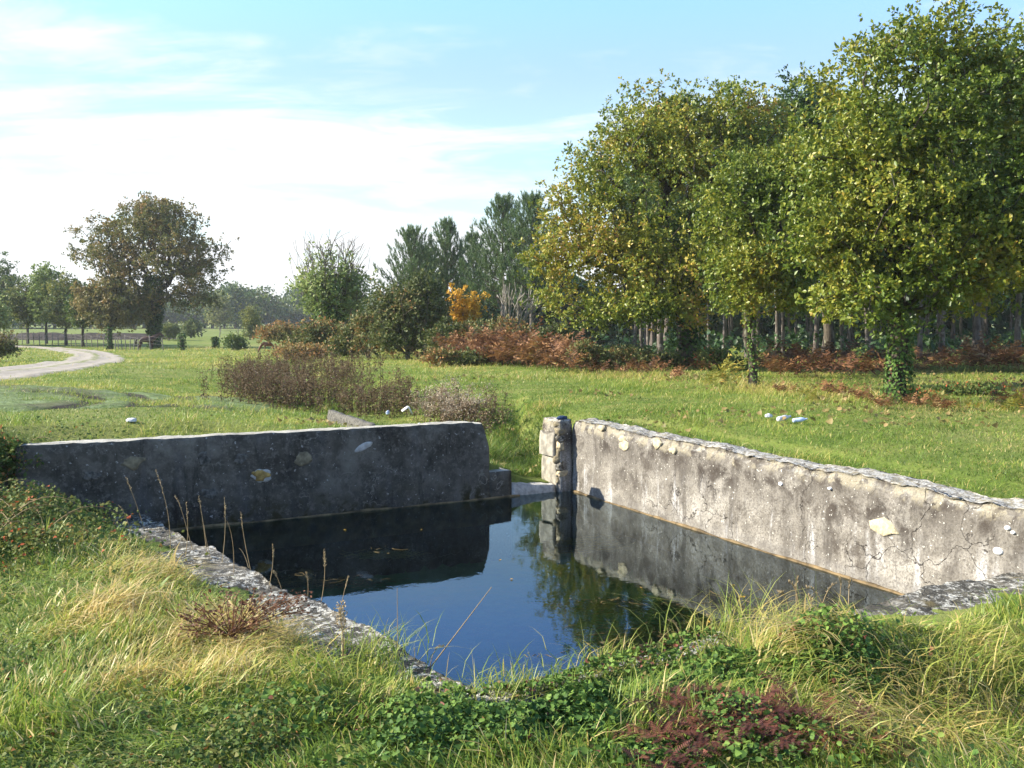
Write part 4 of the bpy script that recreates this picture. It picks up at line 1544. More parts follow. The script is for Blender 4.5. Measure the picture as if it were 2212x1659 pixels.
shrub(1580, 800, 24, [(1570, 790, 45, 22), (1540, 775, 40, 26)], 'green bramble tuft between the broad oak and the small leaning oak', M_BRAM, 66, 4000, 0.07, (0.6, 0.3), natt=200)
shrub(2090, 860, 17, [(2090, 850, 60, 16), (2140, 858, 45, 14)], 'low green bramble patch right of the ivy-trunked oak', M_BRAM, 67, 4200, 0.05, (0.5, 0.35), natt=200)
shrub(1960, 860, 15.8, [(1975, 862, 40, 14)], 'leafy tuft at the foot of the ivy-trunked oak', M_BRAM, 68, 1800, 0.05, (0.45, 0.3), natt=100)


shrub(10, 1000, 9.3, [(18, 985, 50, 45), (-40, 985, 70, 60), (50, 1000, 30, 30)], 'leafy bramble bush rising over the left end of the dark wall', M_BRAM, 72, 5200, .045, (.55, .35), natt=260)
# bare pale branches
def bare(px, pyb, D, blobs, label, n, seed, mat):
    p = at(px, pyb, D)
    b = np.array([p[0], p[1], gz(p[0], p[1])])
    q = in_ells([px_ell(b, D, *e) for e in blobs], n, 0.3, 0.0, 1, seed)
    arr, par = skeleton(q, trunk_line(0.8, (0, 0), 4, 0.02), 1.2)
    (wv, wf), r = wood(arr, par, 0.11, 0.016, 4)
    root = thing('dead_tree', label, 'dead tree', b)
    mesh_np('branches', wv, [wf], mat, root, None, True)


bare(1105, 770, 37, [(1120, 640, 55, 40), (1095, 620, 25, 35), (1150, 660, 35, 25)], 'leafless pale grey dead tree standing behind the bracken bank', 60, 5, M_WHITEW)

# far belt of trees
far_kinds = []
for i, (rx, h, mt, tn) in enumerate([(6.5, 9.5, M_OAKD, (0.6, 0.3)), (5.5, 8.0, M_FARL, (0.35, 0.25)), (4.5, 11.0, M_OAKD, (0.45, 0.3)), (7, 7.5, M_FARL, (0.5, 0.3))]):
    e = [(0, 0, h * .55, rx, rx, h * .45), (rx * .6, 0, h * .42, rx * .7, rx * .7, h * .36), (-rx * .6, .5, h * .4, rx * .7, rx * .7, h * .34)]
    g = tree_geo(e, trunk_line(h * .5, (0, 0), 5, .1), 0.3, 240, 4200, 0.75, 0.75, 90 + i, 0.35, 0.15, 0.3, 20, tn, rmin=0.05)
    far_kinds.append(build_tree('tree', 'rounded green tree in the hazy far belt beyond the pasture', 'tree', (0, 0, -2), g, mt, None, 'trees of the far belt'))
k = 0
for row, (D0, n) in enumerate(((228, 30), (246, 26))):
    for i in range(n):
        x = -150 + i * (215.0 / n) + rng.uniform(-2.5, 2.5)
        y = D0 + rng.uniform(-6, 6)
        sc = rng.uniform(.75, 1.1) * (0.95 if row == 0 else 1.12)
        loc = (x, y, gz(x, y) - .2)
        if k < 4:
            far_kinds[k].location = loc
            far_kinds[k].scale = (sc,) * 3
        else:
            dup(far_kinds[int(rng.integers(4))], loc, rng.uniform(0, 6.28), sc)
        k += 1
side_tree(475, 712, 640, 26, 'bright yellow-green tree in the far belt right of the big round oak', M_FARL, 70, 3000, 190, 0.5, low=0.08, tone=(0.85, 0.2), natt=120)
side_tree(508, 712, 607, 30, 'tall dark tree rising above the far belt between oak and ash', M_OAKD, 71, 3500, 215, 0.6, low=0.1, natt=120)

# ------------------------------------------------------------------ bracken
def frond(L, droop, az, rise, npair, detail, rg, wid=0.36):
    """one bracken frond from the origin; returns verts, tris"""
    t = np.linspace(0, 1, npair + 1)
    d = np.array([math.cos(az), math.sin(az), 0])
    side = np.array([-math.sin(az), math.cos(az), 0])
    ctr = d[None] * (L * (t * math.cos(rise) + 0.25 * t * t))[:, None] + np.array([0, 0, 1.0])[None] * (L * (t * math.sin(rise) - droop * t * t))[:, None]
    V, T = [], []
    nV = 0
    w = 0.006
    for i in range(npair):
        V += [ctr[i] - side * w, ctr[i] + side * w, ctr[i + 1]]
        T.append([nV, nV + 1, nV + 2])
        nV += 3
    for i in range(1, npair):
        tt = t[i]
        if tt < 0.22:
            continue
        ln = L * wid * (1 - tt) ** 0.75 * min(1, (tt - 0.15) * 5) * rg.uniform(.85, 1.15)
        tang = ctr[i + 1] - ctr[i - 1]
        tang /= np.linalg.norm(tang)
        for sgn in (1, -1):
            dirv = side * sgn * 0.85 + tang * 0.45 + np.array([0, 0, rg.normal(-0.12, .40)])
            dirv /= np.linalg.norm(dirv)
            nn = np.cross(dirv, tang)
            wv = np.cross(nn, dirv)
            wv /= np.linalg.norm(wv) + 1e-9
            if detail == 1:
                wd = L / npair * 0.36
                V += [ctr[i], ctr[i] + dirv * ln * .35 + wv * wd, ctr[i] + dirv * ln, ctr[i] + dirv * ln * .35 - wv * wd]
                T += [[nV, nV + 1, nV + 2], [nV, nV + 2, nV + 3]]
                nV += 4
            else:
                m = 9
                for j in range(m):
                    f0 = (j + .3) / m
                    pl = ln * 0.20 * (1 - f0) ** .6 + 0.004
                    p0 = ctr[i] + dirv * ln * f0
                    q = dirv * ln / m * .8
                    for s2 in (1, -1):
                        V += [p0, p0 + q, p0 + q * .7 + wv * s2 * pl]
                        T.append([nV, nV + 1, nV + 2])
                        nV += 3
    return np.array(V), np.array(T)


def bracken_mesh(seed, n, L, detail=1, spread=0.5, tone=(0.5, 0.25), rise=(0.5, 1.3), npair=14):
    rg = np.random.default_rng(seed)
    s = Soup()
    for k in range(n):
        v, f = frond(L * rg.uniform(.65, 1.15), rg.uniform(.12, .5), rg.uniform(0, 6.28), rg.uniform(*rise), npair, detail, rg)
        v = v + np.array([rg.normal(0, spread), rg.normal(0, spread), 0])
        s.add(v, f3=f, a=np.clip(rg.normal(tone[0], tone[1]) + np.repeat(rg.normal(0, .14, len(v) // 3 + 1), 3)[:len(v)], 0, 1))
    return s


BRACK_KINDS = []


def bracken(px, py, label, kind, scale=1.0, rz=None, D=None, group=None):
    p = ground(px, py) if D is None else at(px, py, D)
    z = gz(p[0], p[1])
    key = kind
    for k, o in BRACK_KINDS:
        if k == key:
            return dup(o, (p[0], p[1], z), rng.uniform(0, 6.28) if rz is None else rz, scale, label, group)
    sd, n, L, det, sp, tone, mat, rise = KINDS[kind]
    r = thing('bracken', label, 'fern', (p[0], p[1], z), group, 0, scale)
    bracken_mesh(sd, n, L, det, sp, tone, rise).build('fronds', mat, r)
    BRACK_KINDS.append((key, r))
    return r


KINDS = {'rust': (1, 16, 0.85, 1, 0.22, (0.45, 0.28), M_BRACK, (0.75, 1.5)), 'rust2': (2, 20, 0.75, 1, 0.28, (0.35, 0.3), M_BRACK, (0.6, 1.45)), 'yel': (3, 13, 0.70, 1, 0.18, (0.5, 0.3), M_BRACKG, (0.6, 1.4)),
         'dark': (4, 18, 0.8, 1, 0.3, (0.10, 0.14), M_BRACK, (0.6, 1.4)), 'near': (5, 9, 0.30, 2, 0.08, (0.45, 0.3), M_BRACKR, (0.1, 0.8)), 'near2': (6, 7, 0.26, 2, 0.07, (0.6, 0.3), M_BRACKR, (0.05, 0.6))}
# bank left of the broad oak
for i, (px, py, kd, sc) in enumerate([(985, 775, 'rust', 1.3), (1030, 782, 'rust2', 1.5), (1075, 786, 'rust', 1.6), (1120, 790, 'rust2', 1.7), (1160, 795, 'rust', 1.5), (1200, 800, 'rust2', 1.3), (1225, 806, 'rust', .9),
                                      (1050, 770, 'rust', 1.9), (1100, 772, 'rust2', 2.0), (1150, 778, 'rust', 2.0), (1190, 785, 'rust2', 1.5), (905, 775, 'rust2', 1.0), (850, 772, 'rust', .9), (945, 775, 'rust', .9)]):
    bracken(px, py, 'rusty dead bracken on the bank between the brown-green thicket and the broad oak', kd, sc, None, None, 'bracken of the long bank')
for i in range(34):
    f = rng.random()
    px, py = 960 + 270 * f + rng.uniform(-15, 15), 700 + rng.uniform(0, 80) + 25 * f
    D = 31.5 - 3.0 * (py - 700) / 80 - 1.5 * f
    p = at(px, py, D)
    z = max(p[2] - .5, gz(p[0], p[1]))
    kd = ['rust', 'rust2'][i % 2]
    src = [o for k, o in BRACK_KINDS if k == kd][0]
    dup(src, (p[0], p[1], z), rng.uniform(0, 6.28), rng.uniform(.8, 1.25), 'rusty dead bracken on the bank between the brown-green thicket and the broad oak', 'bracken of the long bank')
# ferns under the oaks
for i, (px, py, kd, sc) in enumerate([(1330, 812, 'dark', .8), (1400, 808, 'rust2', .7), (1290, 800, 'dark', .7), (1455, 820, 'rust', .5), (1510, 800, 'dark', .8)]):
    bracken(px, py, 'brown bracken at the foot of the broad oak with the black ivy trunk', kd, sc, None, None, 'bracken at the broad oak')
for i, (px, py, kd, sc) in enumerate([(1560, 835, 'yel', .9), (1575, 815, 'yel', 1.0)]):
    bracken(px, py, 'green and yellow fern fronds left of the small leaning oak', kd, sc, None, None, 'ferns left of the small oak')
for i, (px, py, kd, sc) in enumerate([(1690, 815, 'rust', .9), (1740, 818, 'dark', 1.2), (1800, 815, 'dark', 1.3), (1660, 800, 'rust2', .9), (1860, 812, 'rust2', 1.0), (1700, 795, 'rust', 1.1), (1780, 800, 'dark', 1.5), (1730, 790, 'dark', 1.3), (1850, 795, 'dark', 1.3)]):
    bracken(px, py, 'dark red-brown bracken in the shade between the two ivy-dotted oak trunks', kd, sc, None, None, 'shaded bracken between the oaks')
for i, (px, py, kd, sc) in enumerate([(1740, 858, 'yel', .55), (1780, 852, 'rust', .45), (1820, 858, 'rust2', .45), (1690, 850, 'rust2', .4), (1860, 868, 'rust', .4), (1760, 870, 'yel', .45)]):
    bracken(px, py, 'low yellowing bracken at the meadow edge before the tall ivy-trunked oak', kd, sc, None, None, 'bracken at the meadow edge')
for i, (px, py, kd, sc) in enumerate([(1990, 805, 'rust2', .8), (2050, 802, 'rust', .9), (2100, 800, 'rust2', 1.1), (2160, 802, 'rust', 1.3), (2200, 800, 'rust2', 1.3), (2130, 790, 'rust', 1.4), (2240, 805, 'rust', 1.2), (1960, 795, 'dark', .9), (2030, 788, 'dark', 1.1)]):
    bracken(px, py, 'orange-brown bracken bank beyond the shaded grass at the right', kd, sc, None, None, 'bracken bank at the right')
for i, (px, py, kd, sc) in enumerate([(2205, 890, 'yel', .7), (2225, 885, 'rust', .9), (2185, 880, 'rust2', .5)]):
    bracken(px, py, 'tall orange and yellow fern at the right edge of the meadow', kd, sc, None, None, 'ferns at the right edge')
for i, (px, py, kd, sc) in enumerate([(1990, 880, 'rust2', .4), (2040, 888, 'rust', .35), (1905, 885, 'rust', .35), (2090, 885, 'yel', .35), (1935, 865, 'rust2', .4)]):
    bracken(px, py, 'scrappy brown bracken round the foot of the ivy-trunked oak', kd, sc, None, None, 'bracken scraps by the tall oak')
# red-brown fronds at the photographer's feet
for i, (px, py, kd, sc) in enumerate([(1575, 1580, 'near', 1.15), (1500, 1565, 'near', 1.0), (1640, 1560, 'near2', 1.1), (1700, 1585, 'near', 1.0), (1760, 1560, 'near2', 1.1), (1440, 1640, 'near2', 1.2), (1610, 1625, 'near', 1.0), (1545, 1540, 'near2', 1.0),
                                      (1680, 1620, 'near2', 1.0), (1820, 1605, 'near2', .9)]):
    o = bracken(px, py, 'withered dark red bracken fronds lying in the foreground grass below the basin', kd, sc, None, None, 'red bracken in the foreground')
    o.location.z += 0.05

# ------------------------------------------------------------------ weeds of the ditch
def weed_clump(label, cells, nplants, hgt, fluff, seed, tone=0.4):
    rg = np.random.default_rng(seed)
    s1, s2 = Soup(), Soup()
    cen = None
    P = []
    for (px, py, rx, ry) in cells:
        c = ground(px, py)
        P.append((c, rx, ry))
    cen = P[0][0]
    for i in range(nplants):
        c, rx, ry = P[int(rg.integers(len(P)))]
        x, y = c[0] + np.clip(rg.normal(0, .55), -.95, .95) * rx, c[1] + np.clip(rg.normal(0, .55), -.95, .95) * ry
        p = np.array([x, y, gz(x, y) - .02])
        h = hgt * rg.uniform(.6, 1.15)
        lean = rg.normal(0, .12, 2)
        nb = 5
        tops = []
        tip = p + np.array([lean[0] * h, lean[1] * h, h])
        a_, b_ = [p], [tip]
        for k in range(nb):
            f = rg.uniform(.45, .9)
            q = p + (tip - p) * f
            az = rg.uniform(0, 6.28)
            l = h * rg.uniform(.14, .3)
            e = q + np.array([math.cos(az) * l * .55, math.sin(az) * l * .55, l * .85])
            a_.append(q); b_.append(e); tops.append(e)
        tops.append(tip)
        v, f4 = tubes(a_, b_, np.r_[.006, np.full(nb, .003)], np.full(nb + 1, .002), 3)
        s1.add(v, f4=f4, a=rg.uniform(.15, .7))
        # hanging leaves
        n = 26
        f = rg.uniform(.05, .95, n)
        q = p + (tip - p) * f[:, None] + rg.normal(0, .03, (n, 3))
        ax = unit(np.stack([rg.normal(size=n), rg.normal(size=n), rg.normal(-.5, .5, n)], 1))
        v, f3 = diamonds(q, ax, unit(rg.normal(size=(n, 3))), rg.uniform(.05, .12, n) * (hgt / .7), rg.uniform(.015, .03, n), .3)
        s1.add(v, f3=f3, a=np.repeat(np.clip(rg.normal(tone, .25, n), 0, 1), 4))
        for e in tops:
            n = 16 if fluff > .5 else 5
            q = e + rg.normal(0, .022 * (1 + fluff), (n, 3))
            v, f3 = diamonds(q, unit(rg.normal(size=(n, 3))), unit(rg.normal(size=(n, 3))), np.full(n, .028), np.full(n, .018), .2)
            s2.add(v, f3=f3, a=np.clip(rg.normal(-.02 + .72 * fluff, .2), 0, 1))
    r = thing('weed_clump', label, 'weeds', cen)
    s1.build('stems', M_WEED, r, cen)
    s2.build('seed_heads', M_FLUFF, r, cen)


weed_clump('wide patch of dark brown withered weeds in the ditch, left of the middle', [(570, 870, .9, 1.0), (640, 880, .9, .9), (600, 845, 1.0, 1.5), (690, 865, .9, 1.2), (545, 850, .6, 1.2)], 270, .56, .2, 1, .5)
weed_clump('purple-brown weeds further back up the ditch, beside the bramble mound', [(620, 815, 1.2, 2.0), (560, 815, 1.0, 2.0), (690, 825, 1.2, 1.6)], 190, .55, .35, 2, .55)
weed_clump('shorter dark weeds filling the ditch between the wide patch and the fluffy heads', [(770, 895, .7, .7), (820, 890, .6, .7), (740, 872, .7, 1.0), (860, 885, .5, .7)], 110, .45, .3, 3, .55)
weed_clump('tall weeds with pale fluffy seed heads just behind the end of the dark wall', [(965, 915, .38, .3), (1005, 925, .34, .3), (935, 905, .35, .4)], 58, .44, .95, 4, .5)
weed_clump('sparse green and brown stems right of the fluffy weeds, near the basin opening', [(1045, 935, .3, .5), (1065, 915, .3, .5)], 34, .36, .5, 5, .9)
weed_clump('few upright dark stems standing in the pale grass behind the ditch', [(825, 835, .5, .8), (740, 830, .4, .6)], 16, .55, .2, 6, .3)

# ------------------------------------------------------------------ track, mud, fence, far things
def track():
    cl = [(-420, 838), (-160, 828), (0, 806), (60, 800), (120, 794), (175, 786), (205, 777), (210, 769), (190, 762), (150, 756), (105, 752), (60, 750), (-60, 747)]
    pts = [ground(px, py)[:2] for px, py in cl]
    pts = np.array(pts)
    # smooth spline
    t = np.r_[0, np.cumsum(np.linalg.norm(np.diff(pts, axis=0), axis=1))]
    tt = np.arange(0, t[-1], .25)
    xy = np.stack([np.interp(tt, t, pts[:, i]) for i in (0, 1)], 1)
    ker = np.hanning(25)
    ker /= ker.sum()
    xp = np.pad(xy, ((12, 12), (0, 0)), 'edge')
    xy = np.stack([np.convolve(xp[:, i], ker, 'valid') for i in (0, 1)], 1)
    d = unit(np.gradient(xy, axis=0))
    nrm = np.stack([-d[:, 1], d[:, 0]], 1)
    wid = 1.2
    off = np.linspace(-1, 1, 15)
    ed = wid * (1 + .18 * (vn2(tt, tt * 0, .7, 3) - .5) * 2)
    V = xy[:, None] + nrm[:, None] * (off[None, :, None] * ed[:, None, None])
    z = terrain(V[..., 0], V[..., 1]) + 0.03 + 0.02 * np.cos(off * 6)[None]
    z[:, [0, -1]] -= .05
    V = np.concatenate([V, z[..., None]], -1)
    n, m = V.shape[:2]
    f = (np.arange(n - 1)[:, None] * m + np.arange(m - 1)[None]).ravel()
    f4 = np.stack([f, f + 1, f + m + 1, f + m], 1)
    acr = np.broadcast_to(np.abs(off)[None], (n, m)).ravel()
    b = NB('pale_gravel')
    at_ = b.n('ShaderNodeAttribute', attribute_name='v')
    ps = b.pos()
    c = b.ramp(b.noise(ps, 3, 6, .7), [(.3, (.26, .23, .19)), (.6, (.40, .36, .31)), (.8, (.50, .46, .41))])
    gmask = b.math('ADD', b.step(at_.outputs['Fac'], .22, .05), b.step(at_.outputs['Fac'], .82, 1.0))
    gmask = b.math('MULTIPLY', gmask, b.step(b.noise(ps, 2.2, 5, .7), .44, .56), True)
    c = b.mix(gmask, c, (.16, .19, .055))
    m_ = b.finish(b.bsdf(c, .95, b.bump(b.noise(ps, 30, 4), .4, .03), .1).outputs[0])
    tag(mesh_np('gravel_track', V.reshape(-1, 3), [f4], m_, None, {'v': acr}, True), kind='structure')
    return xy


TRACK = track()


def mud():
    """bare, frosty-looking patch with tyre ruts"""
    c = ground(190, 865)[:2]
    X, Y = np.meshgrid(np.linspace(-8.5, 6.0, 200), np.linspace(-4.5, 5.5, 150))
    x, y = c[0] + X, c[1] + Y
    # tyre ruts: arcs taken from the ground
    arcs = [[(165, 845), (230, 848), (290, 856), (315, 868), (300, 880), (240, 890), (130, 897)], [(215, 838), (300, 845), (380, 853), (400, 862), (370, 873), (320, 878)],
            [(90, 850), (170, 856), (205, 864), (195, 876), (120, 886)], [(330, 852), (395, 860), (410, 868), (395, 880), (360, 885)]]
    rut = np.zeros_like(x)
    for ar in arcs:
        P = [ground(px, py)[:2] for px, py in ar]
        for p, q in zip(P[:-1], P[1:]):
            ds, _ = seg_dt(x, y, p, q)
            rut = np.maximum(rut, np.exp(-(ds / (.17 + .05 * vn2(x, y, 1.5, 3))) ** 2))
    edge = 1 - ss(.55, 1.0, np.hypot((X + 2.2) / 5.6, (Y - .6) / 3.2) + .5 * (vn2(x, y, .5, 8) - .5))
    z = terrain(x, y) - .02 + .07 * ss(0, .25, edge) + .03 * (vn2(x, y, 3.5, 2) - .5) - .05 * rut
    V = np.stack([x, y, z], -1).reshape(-1, 3)
    n, m = x.shape
    f = (np.arange(n - 1)[:, None] * m + np.arange(m - 1)[None]).ravel()
    f4 = np.stack([f, f + 1, f + m + 1, f + m], 1)
    keep = edge.ravel()[f] > 0.02
    b = NB('churned_ground')
    at_ = b.n('ShaderNodeAttribute', attribute_name='v')
    ps = b.pos()
    c_ = b.ramp(b.noise(ps, 3.2, 7, .75), [(.30, (.080, .080, .042)), (.44, (.12, .165, .055)), (.56, (.19, .25, .105)), (.70, (.34, .40, .28))])
    c_ = b.mix(b.math('MULTIPLY', b.step(b.noise(ps, 16, 6, .8), .47, .60), .75), c_, (.10, .15, .035))
    c_ = b.mix(b.math('MULTIPLY', b.step(b.noise(ps, .8, 4), .5, .62), .6), c_, (.10, .085, .05))
    c_ = b.mix(b.step(at_.outputs['Fac'], .25, .7), c_, (.045, .036, .026))
    m_ = b.finish(b.bsdf(c_, .9, b.bump(b.noise(ps, 12, 5, .7), .8, .08), .2).outputs[0])
    tag(mesh_np('muddy_patch', V, [f4[keep]], m_, None, {'v': rut.ravel()}, True), kind='structure')
    return c


MUD = mud()
M_POST = plain('grey_fence_wood', (0.17, 0.155, 0.135), .9, .4, 5)
M_WIRE = plain('dull_wire', (0.20, 0.19, 0.18), .6, .1, 5)


def fence(label, line, spacing, h, r_, D=None, skip=None):
    P = np.array([(ground(px, py) if D is None else np.r_[at(px, py, D)[:2], 0])[:2] for px, py in line])
    t = np.r_[0, np.cumsum(np.linalg.norm(np.diff(P, axis=0), axis=1))]
    tt = np.arange(0, t[-1], spacing)
    xy = np.stack([np.interp(tt, t, P[:, i]) for i in (0, 1)], 1)
    root = thing('fence', label, 'fence', (xy[0, 0], xy[0, 1], gz(*xy[0])))
    o = np.array(root.location)
    tops = []
    for p in xy[:90]:
        z = gz(*p)
        hh = h * rng.uniform(.85, 1.15)
        ln = rng.normal(0, .05, 2)
        pts = np.array([[p[0], p[1], z - .15], [p[0] + ln[0] * .5, p[1] + ln[1] * .5, z + hh * .5], [p[0] + ln[0], p[1] + ln[1], z + hh]])
        v, f = path_tube(pts, [r_, r_ * .95, r_ * .8], 6)
        v = np.r_[v, [pts[-1]]]
        s = Soup()
        k = np.arange(6)
        s.add(v, f3=np.stack([12 + k, 12 + (k + 1) % 6, np.full(6, 18)], 1), f4=f)
        s.build('fence_post', M_POST, root, o)
        tops.append(pts)
    s = Soup()
    for fr in (.45, .7, .95):
        q = np.array([p[0] + (p[2] - p[0]) * (.14 + .84 * fr) for p in tops])
        v, f = tubes(q[:-1], q[1:], np.full(len(q) - 1, .008), np.full(len(q) - 1, .008), 3)
        s.add(v, f4=f)
    s.build('wire', M_WIRE, root, o)


fence('wooden post and wire fence running along the trees at the left', [(-60, 742), (60, 744), (150, 748), (230, 752), (298, 757), (360, 757)], 0.95, 0.95, .034)
fence('far line of thin fence posts across the pasture right of the big round oak', [(350, 727), (420, 728), (520, 729), (600, 729)], 3.2, 1.15, .06)
# ivy-covered stumps of the fence line
for px, py, h_, lb in ((393, 757, 1.0, 'ivy-grown broken stump in the fence line, left of its shorter neighbour'), (466, 752, .7, 'short ivy-grown stump in the fence line near the small dark bush'), (237, 756, 1.5, 'thick ivy-wrapped stump below the rusty oak')):
    b = ground(px, py)
    r = thing('tree_stump', lb, 'stump', b)
    pts = np.array([[0, 0, -.1], [.03, 0, h_ * .5], [-.02, 0, h_]])
    s = Soup()
    v, f = path_tube(pts, [.16, .13, .11], 8)
    s.add(v, f4=f)
    s.build('trunk', M_BARK, r, smooth=True)
    n = 420
    th = rng.uniform(0, 6.28, n)
    hh = rng.random(n) * (h_ + .1)
    rr = .15 + .14 * rng.random(n)
    v, f, a = leaf_cloud(np.stack([np.cos(th) * rr, np.sin(th) * rr, hh], 1), np.stack([np.cos(th), np.sin(th), .5 + 0 * th], 1), .11, .3 + .2 * rng.normal(size=n))
    mesh_np('ivy', v, [f], M_IVY, r, {'v': a})


def earth_heap():
    c = at(165, 728, 104)
    x, y = c[0], c[1]
    X, Y = np.meshgrid(np.linspace(-1, 1, 60), np.linspace(-1, 1, 16))
    H = 0.75 * (1 - np.clip(np.abs(X), 0, 1) ** 4) * (1 - Y ** 2) * (.55 + .75 * vn2(X, Y, 6, 3))
    V = np.stack([X * 11.0, Y * 2.2, H - .05], -1).reshape(-1, 3)
    n, m = X.shape
    f = (np.arange(n - 1)[:, None] * m + np.arange(m - 1)[None]).ravel()
    r = mesh_np('earth_heap', V, [np.stack([f, f + 1, f + m + 1, f + m], 1)], plain('dark_earth', (.035, .028, .024), .95, .5, 3, bump=.8))
    r.location = (x, y, gz(x, y))
    tag(r, 'long low heap of dark earth in the pasture behind the left fence', 'earth heap')


earth_heap()


# ------------------------------------------------------------------ horses
def skin_body(name, nodes, edges, mat, parent, sub=2):
    me = bpy.data.meshes.new(name)
    me.from_pydata([n[:3] for n in nodes], edges, [])
    o = bpy.data.objects.new(name, me)
    COL.objects.link(o)
    o.parent = parent
    md = o.modifiers.new('skin', 'SKIN')
    md.use_smooth_shade = True
    if not me.skin_vertices:
        me.attributes  # skin layer is created with the modifier
    if not me.skin_vertices:
        import bmesh
        bm = bmesh.new()
        bm.from_mesh(me)
        bm.verts.layers.skin.verify()
        bm.to_mesh(me)
        bm.free()
    for i, n in enumerate(nodes):
        sv = me.skin_vertices[0].data[i]
        sv.radius = (n[3], n[4] if len(n) > 4 else n[3])
        sv.use_root = (i == 0)
    s = o.modifiers.new('subdivision', 'SUBSURF')
    s.levels = sub
    s.render_levels = sub
    me.materials.append(mat)
    return o


def horse(label, loc, rz, scale, grazing, coat):
    r = thing('horse', label, 'horse', loc, None, rz, scale)
    N = [(0.0, 0, 1.10, .29, .31), (.40, 0, 1.14, .25, .30), (-.40, 0, 1.13, .26, .28), (-.70, 0, 1.16, .20, .24), (.62, 0, 1.25, .17, .24)]
    E_ = [(0, 1), (0, 2), (2, 3), (1, 4)]
    if grazing:
        neck = [(.88, 0, 1.05, .13, .19), (1.08, 0, .72, .10, .15), (1.20, 0, .48, .085, .13), (1.24, 0, .30, .075, .10), (1.27, 0, .10, .055, .075)]
    else:
        neck = [(.90, 0, 1.42, .12, .19), (1.12, 0, 1.58, .10, .15), (1.27, 0, 1.62, .085, .125), (1.44, 0, 1.50, .07, .10), (1.62, 0, 1.36, .052, .07)]
    p = 4
    for n in neck:
        N.append(n)
        E_.append((p, len(N) - 1))
        p = len(N) - 1
    for sy in (-1, 1):
        for (ch, root) in (([(.46, .15 * sy, .92, .11), (.47, .16 * sy, .58, .065), (.46, .16 * sy, .32, .042), (.48, .16 * sy, .09, .045), (.51, .16 * sy, .01, .05)], 1),
                           ([(-.62, .15 * sy, .92, .13), (-.52, .16 * sy, .72, .10), (-.70, .16 * sy, .48, .052), (-.67, .16 * sy, .12, .045), (-.64, .16 * sy, .01, .05)], 3)):
            p = root
            for n in ch:
                N.append(n)
                E_.append((p, len(N) - 1))
                p = len(N) - 1
    skin_body('body', N, E_, coat, r)
    hd = neck[2]
    s = Soup()
    for sy in (-1, 1):
        c = np.array([hd[0] - .02, .055 * sy, hd[2] + .10])
        v, f = lathe([(.001, .12), (.02, .07), (.03, .0), (.02, -.04)], 8)
        s.add(v + c, f4=f)
    s.build('ears', coat, r, smooth=True)
    s = Soup()
    q = np.array([[.55, 0, 1.46]] + [[n[0] - .04, 0, n[2] + n[4] * .85] for n in neck[:3]])
    t = rng.random(240)
    k = np.interp(t, np.linspace(0, 1, 4), np.arange(4))
    i0 = np.minimum(k.astype(int), 2)
    base = q[i0] + (q[i0 + 1] - q[i0]) * (k - i0)[:, None]
    v, f3, f4 = blades(base, np.full(240, .20), np.full(240, .03), rng.choice([1.57, -1.57], 240) + rng.normal(0, .3, 240), np.full(240, 1.7))
    s.add(v, f3, f4, .1)
    s.build('mane', M_HAIR, r)
    s = Soup()
    n = 70
    base = np.array([[-.86, 0, 1.20]]) + rng.normal(0, .02, (n, 3))
    tip = np.stack([rng.normal(-1.0, .05, n), rng.normal(0, .05, n), rng.uniform(.42, .65, n)], 1)
    mid = base * .5 + tip * .5 + np.array([-.10, 0, .12])
    v1, f1 = tubes(base, mid, np.full(n, .014), np.full(n, .014), 4)
    v2, f2 = tubes(mid, tip, np.full(n, .014), np.full(n, .004), 4)
    s.add(v1, f4=f1)
    s.add(v2, f4=f2)
    s.build('tail', M_HAIR, r)
    s = Soup()
    for sy in (-1, 1):
        v, f = rock((hd[0] + (.07 if not grazing else .05), .075 * sy, hd[2] - .02), (.018, .012, .018), 1, 0, 0)
        s.add(v, f3=f)
    s.build('eyes', M_HAIR, r, smooth=True)
    return r


M_HAIR = plain('black_hair', (.012, .010, .009), .6, .2, 8)
M_BAY = plain('dark_bay_coat', (.055, .022, .014), .5, .3, 3, .4)
M_CHEST = plain('chestnut_coat', (.17, .065, .03), .55, .3, 3, .4)
p = ground(312, 757)
D = p[1] + 2.2
sc_ = D / F * 58 / 2.5
x0 = at(356, 740, D)[0] - 1.66 * sc_
horse('dark bay horse facing right, standing behind the fence under the big round oak', (x0, D, gz(x0, D) - .10), 0.0, sc_, False, M_BAY)
D = 60.5
x0 = at(580, 740, D)[0]
horse('chestnut horse grazing beside the low bramble clump in the far pasture', (x0, D, gz(x0, D)), math.pi + .25, .46, True, M_CHEST)

# ------------------------------------------------------------------ rubbish and small things
M_PLAS = plain('white_plastic', (.58, .59, .62), .35, .05, 8, .5)
M_PLASB = plain('pale_blue_plastic', (.45, .55, .78), .3, .1, 8, .5)
M_CLOTH = plain('blue_cloth', (.016, .040, .095), .85, .4, 25, bump=.5)
M_PAPER = plain('white_card', (.72, .71, .68), .8, .1, 9)


def crumple(name, label, cat, loc, sx, sy, sz, mat, seed, rz=0.0, n=26, group=None):
    v, f = ICO3
    q = v * (1 + .55 * np.abs(fbm3(v, 1.9, 4, seed)) * 2 - .25)[:, None] + .22 * fbm3(v[:, [1, 2, 0]], 3.5, 2, seed + 4)[:, None]
    q = q * np.array([[sx, sy, sz]])
    q[:, 2] = np.maximum(q[:, 2], -sz * .35)
    o = mesh_np(name, q, [f], mat)
    o.location = loc
    o.rotation_euler = (0, 0, rz)
    return tag(o, label, cat, group)


P = A + DL * .10 - nLeft * .08
crumple('cloth', 'crumpled dark blue cloth left on top of the corner pillar of the basin', 'cloth', (P[0], P[1], .895), .085, .05, .035, M_CLOTH, 3, ANG_L)


